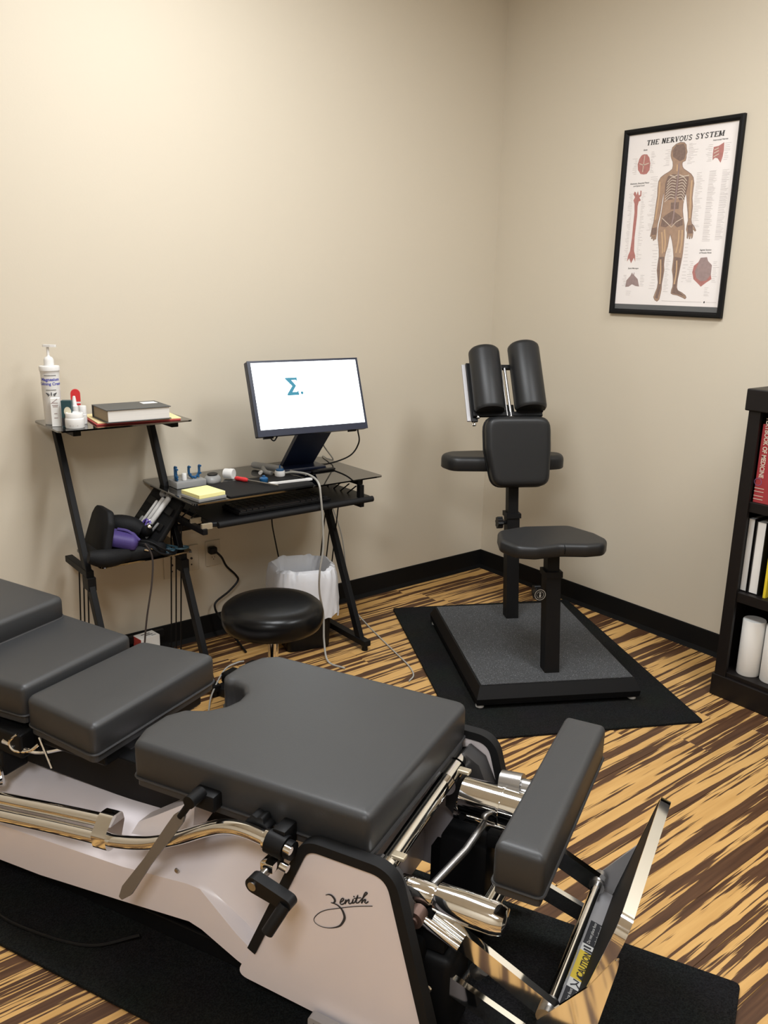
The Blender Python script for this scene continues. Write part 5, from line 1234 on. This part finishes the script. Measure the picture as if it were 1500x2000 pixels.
for pts in ([(108, 650), (106, 615), (104, 585)], [(85, 620), (105, 612), (132, 618)], [(430, 640), (448, 646)], [(430, 628), (450, 636)], [(430, 615), (452, 624)]): ribbon(bm, ms(pts), .0035, PR_, .0005)
obj('print_detail', bm, M_bone, pp)
# title in slab-serif capitals drawn as strokes
LET = {'T': [('v', .5, .16), ('h', 1, 0, 1), ('s', 0, .5), ('d', .04, 1, .04, .78), ('d', .96, 1, .96, .78)], 'H': [('v', .2, .16), ('v', .8, .16), ('h', .5, .2, .8), ('s', 0, .2), ('s', 1, .2), ('s', 0, .8), ('s', 1, .8)],
 'E': [('v', .25, .16), ('h', 1, .05, .9), ('h', .5, .25, .7), ('h', 0, .05, .95), ('d', .9, 1, .9, .78), ('d', .95, 0, .95, .22)], 'N': [('v', .2, .09), ('v', .82, .09), ('D', .2, 1, .82, 0), ('s', 0, .2), ('s', 1, .15), ('s', 1, .82)],
 'R': [('v', .22, .16), ('c', .22, .75, .5, .25), ('D', .45, .5, .9, 0), ('s', 0, .22), ('s', 1, .2), ('s', 0, .9)], 'V': [('D', .15, 1, .5, 0), ('d', .5, 0, .85, 1), ('s', 1, .15), ('s', 1, .85)], 'O': [('o',)],
 'U': [('v2', .2, .16), ('v2', .82, .09), ('u',), ('s', 1, .2), ('s', 1, .82)], 'S': [('S',)], 'Y': [('D', .12, 1, .5, .48), ('d', .5, .48, .88, 1), ('v3', .5, .16), ('s', 0, .5), ('s', 1, .12), ('s', 1, .88)],
 'M': [('v', .14, .08), ('v', .88, .14), ('D', .14, 1, .5, .1), ('d', .5, .1, .86, 1), ('s', 0, .14), ('s', 0, .88), ('s', 1, .14), ('s', 1, .88)]}
def slab_text(bm, s, x, y, size, adv, shear=.14):
    wbold = .26
    for chh in s:
        if chh == ' ': x += adv*.55; continue
        w = adv*.90 if chh not in 'M' else adv*1.05
        def P(a, c): return (x + a*w + c*size*shear, y + c*size)
        def st(pts, th): ribbon(bm, [P(*p) for p in pts], th*size, PR_, .0009)
        for e in LET[chh]:
            k = e[0]
            if k == 'v': st([(e[1], 0), (e[1], 1)], wbold)
            elif k == 'v2': st([(e[1], .25), (e[1], 1)], wbold if e[2] > .1 else .11)
            elif k == 'v3': st([(e[1], 0), (e[1], .5)], wbold)
            elif k == 'h': st([(e[2], e[1] + (-.05 if e[1] == 1 else .05 if e[1] == 0 else 0)), (e[3], e[1] + (-.05 if e[1] == 1 else .05 if e[1] == 0 else 0))], .11)
            elif k == 's': st([(e[2]-.2, .045 if e[1] == 0 else .955), (e[2]+.2, .045 if e[1] == 0 else .955)], .09)
            elif k == 'D': st([(e[1], e[2]), (e[3], e[4])], wbold)
            elif k == 'd': st([(e[1], e[2]), (e[3], e[4])], .10)
            elif k == 'c': st([(e[1], .95)] + [(e[1]+.25+.3*math.cos(t), .73+.22*math.sin(t)) for t in [math.pi/2-math.pi*i/8 for i in range(9)]] + [(e[1], .51)], .13)
            elif k == 'o': st([(.5+.40*math.cos(t), .5+.44*math.sin(t)) for t in [2*math.pi*i/20 for i in range(21)]], .16)
            elif k == 'u': st([(.5+.31*math.cos(t), .27+.22*math.sin(t)) for t in [math.pi+math.pi*i/8 for i in range(9)]], .14)
            elif k == 'S': st(sm2([(.82, .80), (.60, .95), (.32, .92), (.20, .72), (.45, .53), (.72, .40), (.80, .22), (.60, .05), (.32, .06), (.14, .24)], 4), .16)
        x += adv
    return x
bm = new_bm(); slab_text(bm, 'THE NERVOUS SYSTEM', .112, .688, .0195, .0205); obj('chart_title', bm, M_ink, pp)
bm = new_bm()
for x, y, s, t_ in ((.109, .671, .009, 'Brain'), (.095, .541, .0085, 'Brainstem, Branchial Plexus'), (.092, .531, .0085, 'and Spinal Cord'), (.102, .194, .0085, 'Spinal Meninges'), (.452, .676, .0085, 'Intercostal Nerves'), (.441, .265, .0085, 'Sagittal Section'), (.441, .254, .0085, 'of Female Pelvis')): text(bm, t_, s, PR_.at(x, y, 0), .0005, shear=.15, bold=.0001)
prism(bm, [(.461+.004*math.cos(math.pi*i/2), .061+.005*math.sin(math.pi*i/2)) for i in range(4)], PR_, .0003, .0005); obj('chart_heading', bm, M_ink, pp)
bm = new_bm(); rnd = random.Random(11)
def lines(x0, x1, y0, y1, n, wmin, wmax, side):
    for i in range(n):
        y = y0+(y1-y0)*i/max(1, n-1)+rnd.uniform(-.001, .001); w = rnd.uniform(wmin, wmax)
        a, c = (x0, x0+w) if side == 'l' else (x1-w, x1)
        ribbon(bm, [(a, y), (c, y)], .0012, PR_, .0003)
lines(.420, .455, .563, .300, 58, .020, .036, 'l'); lines(.476, .512, .562, .304, 58, .018, .034, 'l')
lines(.14, .17, .66, .580, 15, .008, .026, 'l'); lines(.04, .074, .64, .58, 12, .008, .026, 'r'); lines(.035, .066, .50, .23, 42, .006, .022, 'r'); lines(.112, .14, .50, .23, 42, .006, .026, 'l'); lines(.04, .07, .165, .12, 9, .008, .022, 'r'); lines(.143, .165, .165, .12, 9, .008, .022, 'l')
lines(.365, .41, .56, .35, 36, .010, .038, 'l'); lines(.14, .183, .56, .35, 34, .010, .036, 'r'); lines(.315, .36, .675, .60, 16, .010, .045, 'l'); lines(.19, .232, .66, .60, 10, .010, .03, 'r'); lines(.345, .38, .29, .14, 12, .006, .030, 'l'); lines(.18, .218, .29, .11, 16, .008, .030, 'r'); lines(.262, .296, .27, .10, 26, .010, .024, 'l')
lines(.38, .422, .66, .60, 10, .012, .03, 'r'); lines(.474, .50, .66, .60, 10, .012, .026, 'l'); lines(.36, .392, .22, .14, 12, .010, .028, 'r'); lines(.482, .512, .22, .14, 12, .010, .028, 'l'); lines(.455, .50, .118, .086, 6, .012, .030, 'l'); lines(.075, .14, .098, .082, 3, .02, .05, 'l')
ribbon(bm, [(.26, .061), (.45, .061)], .0014, PR_, .0003); ribbon(bm, [(.468, .061), (.515, .061)], .0012, PR_, .0003)
o = obj('small_print', bm, M_lines, pp); o['kind'] = 'stuff'
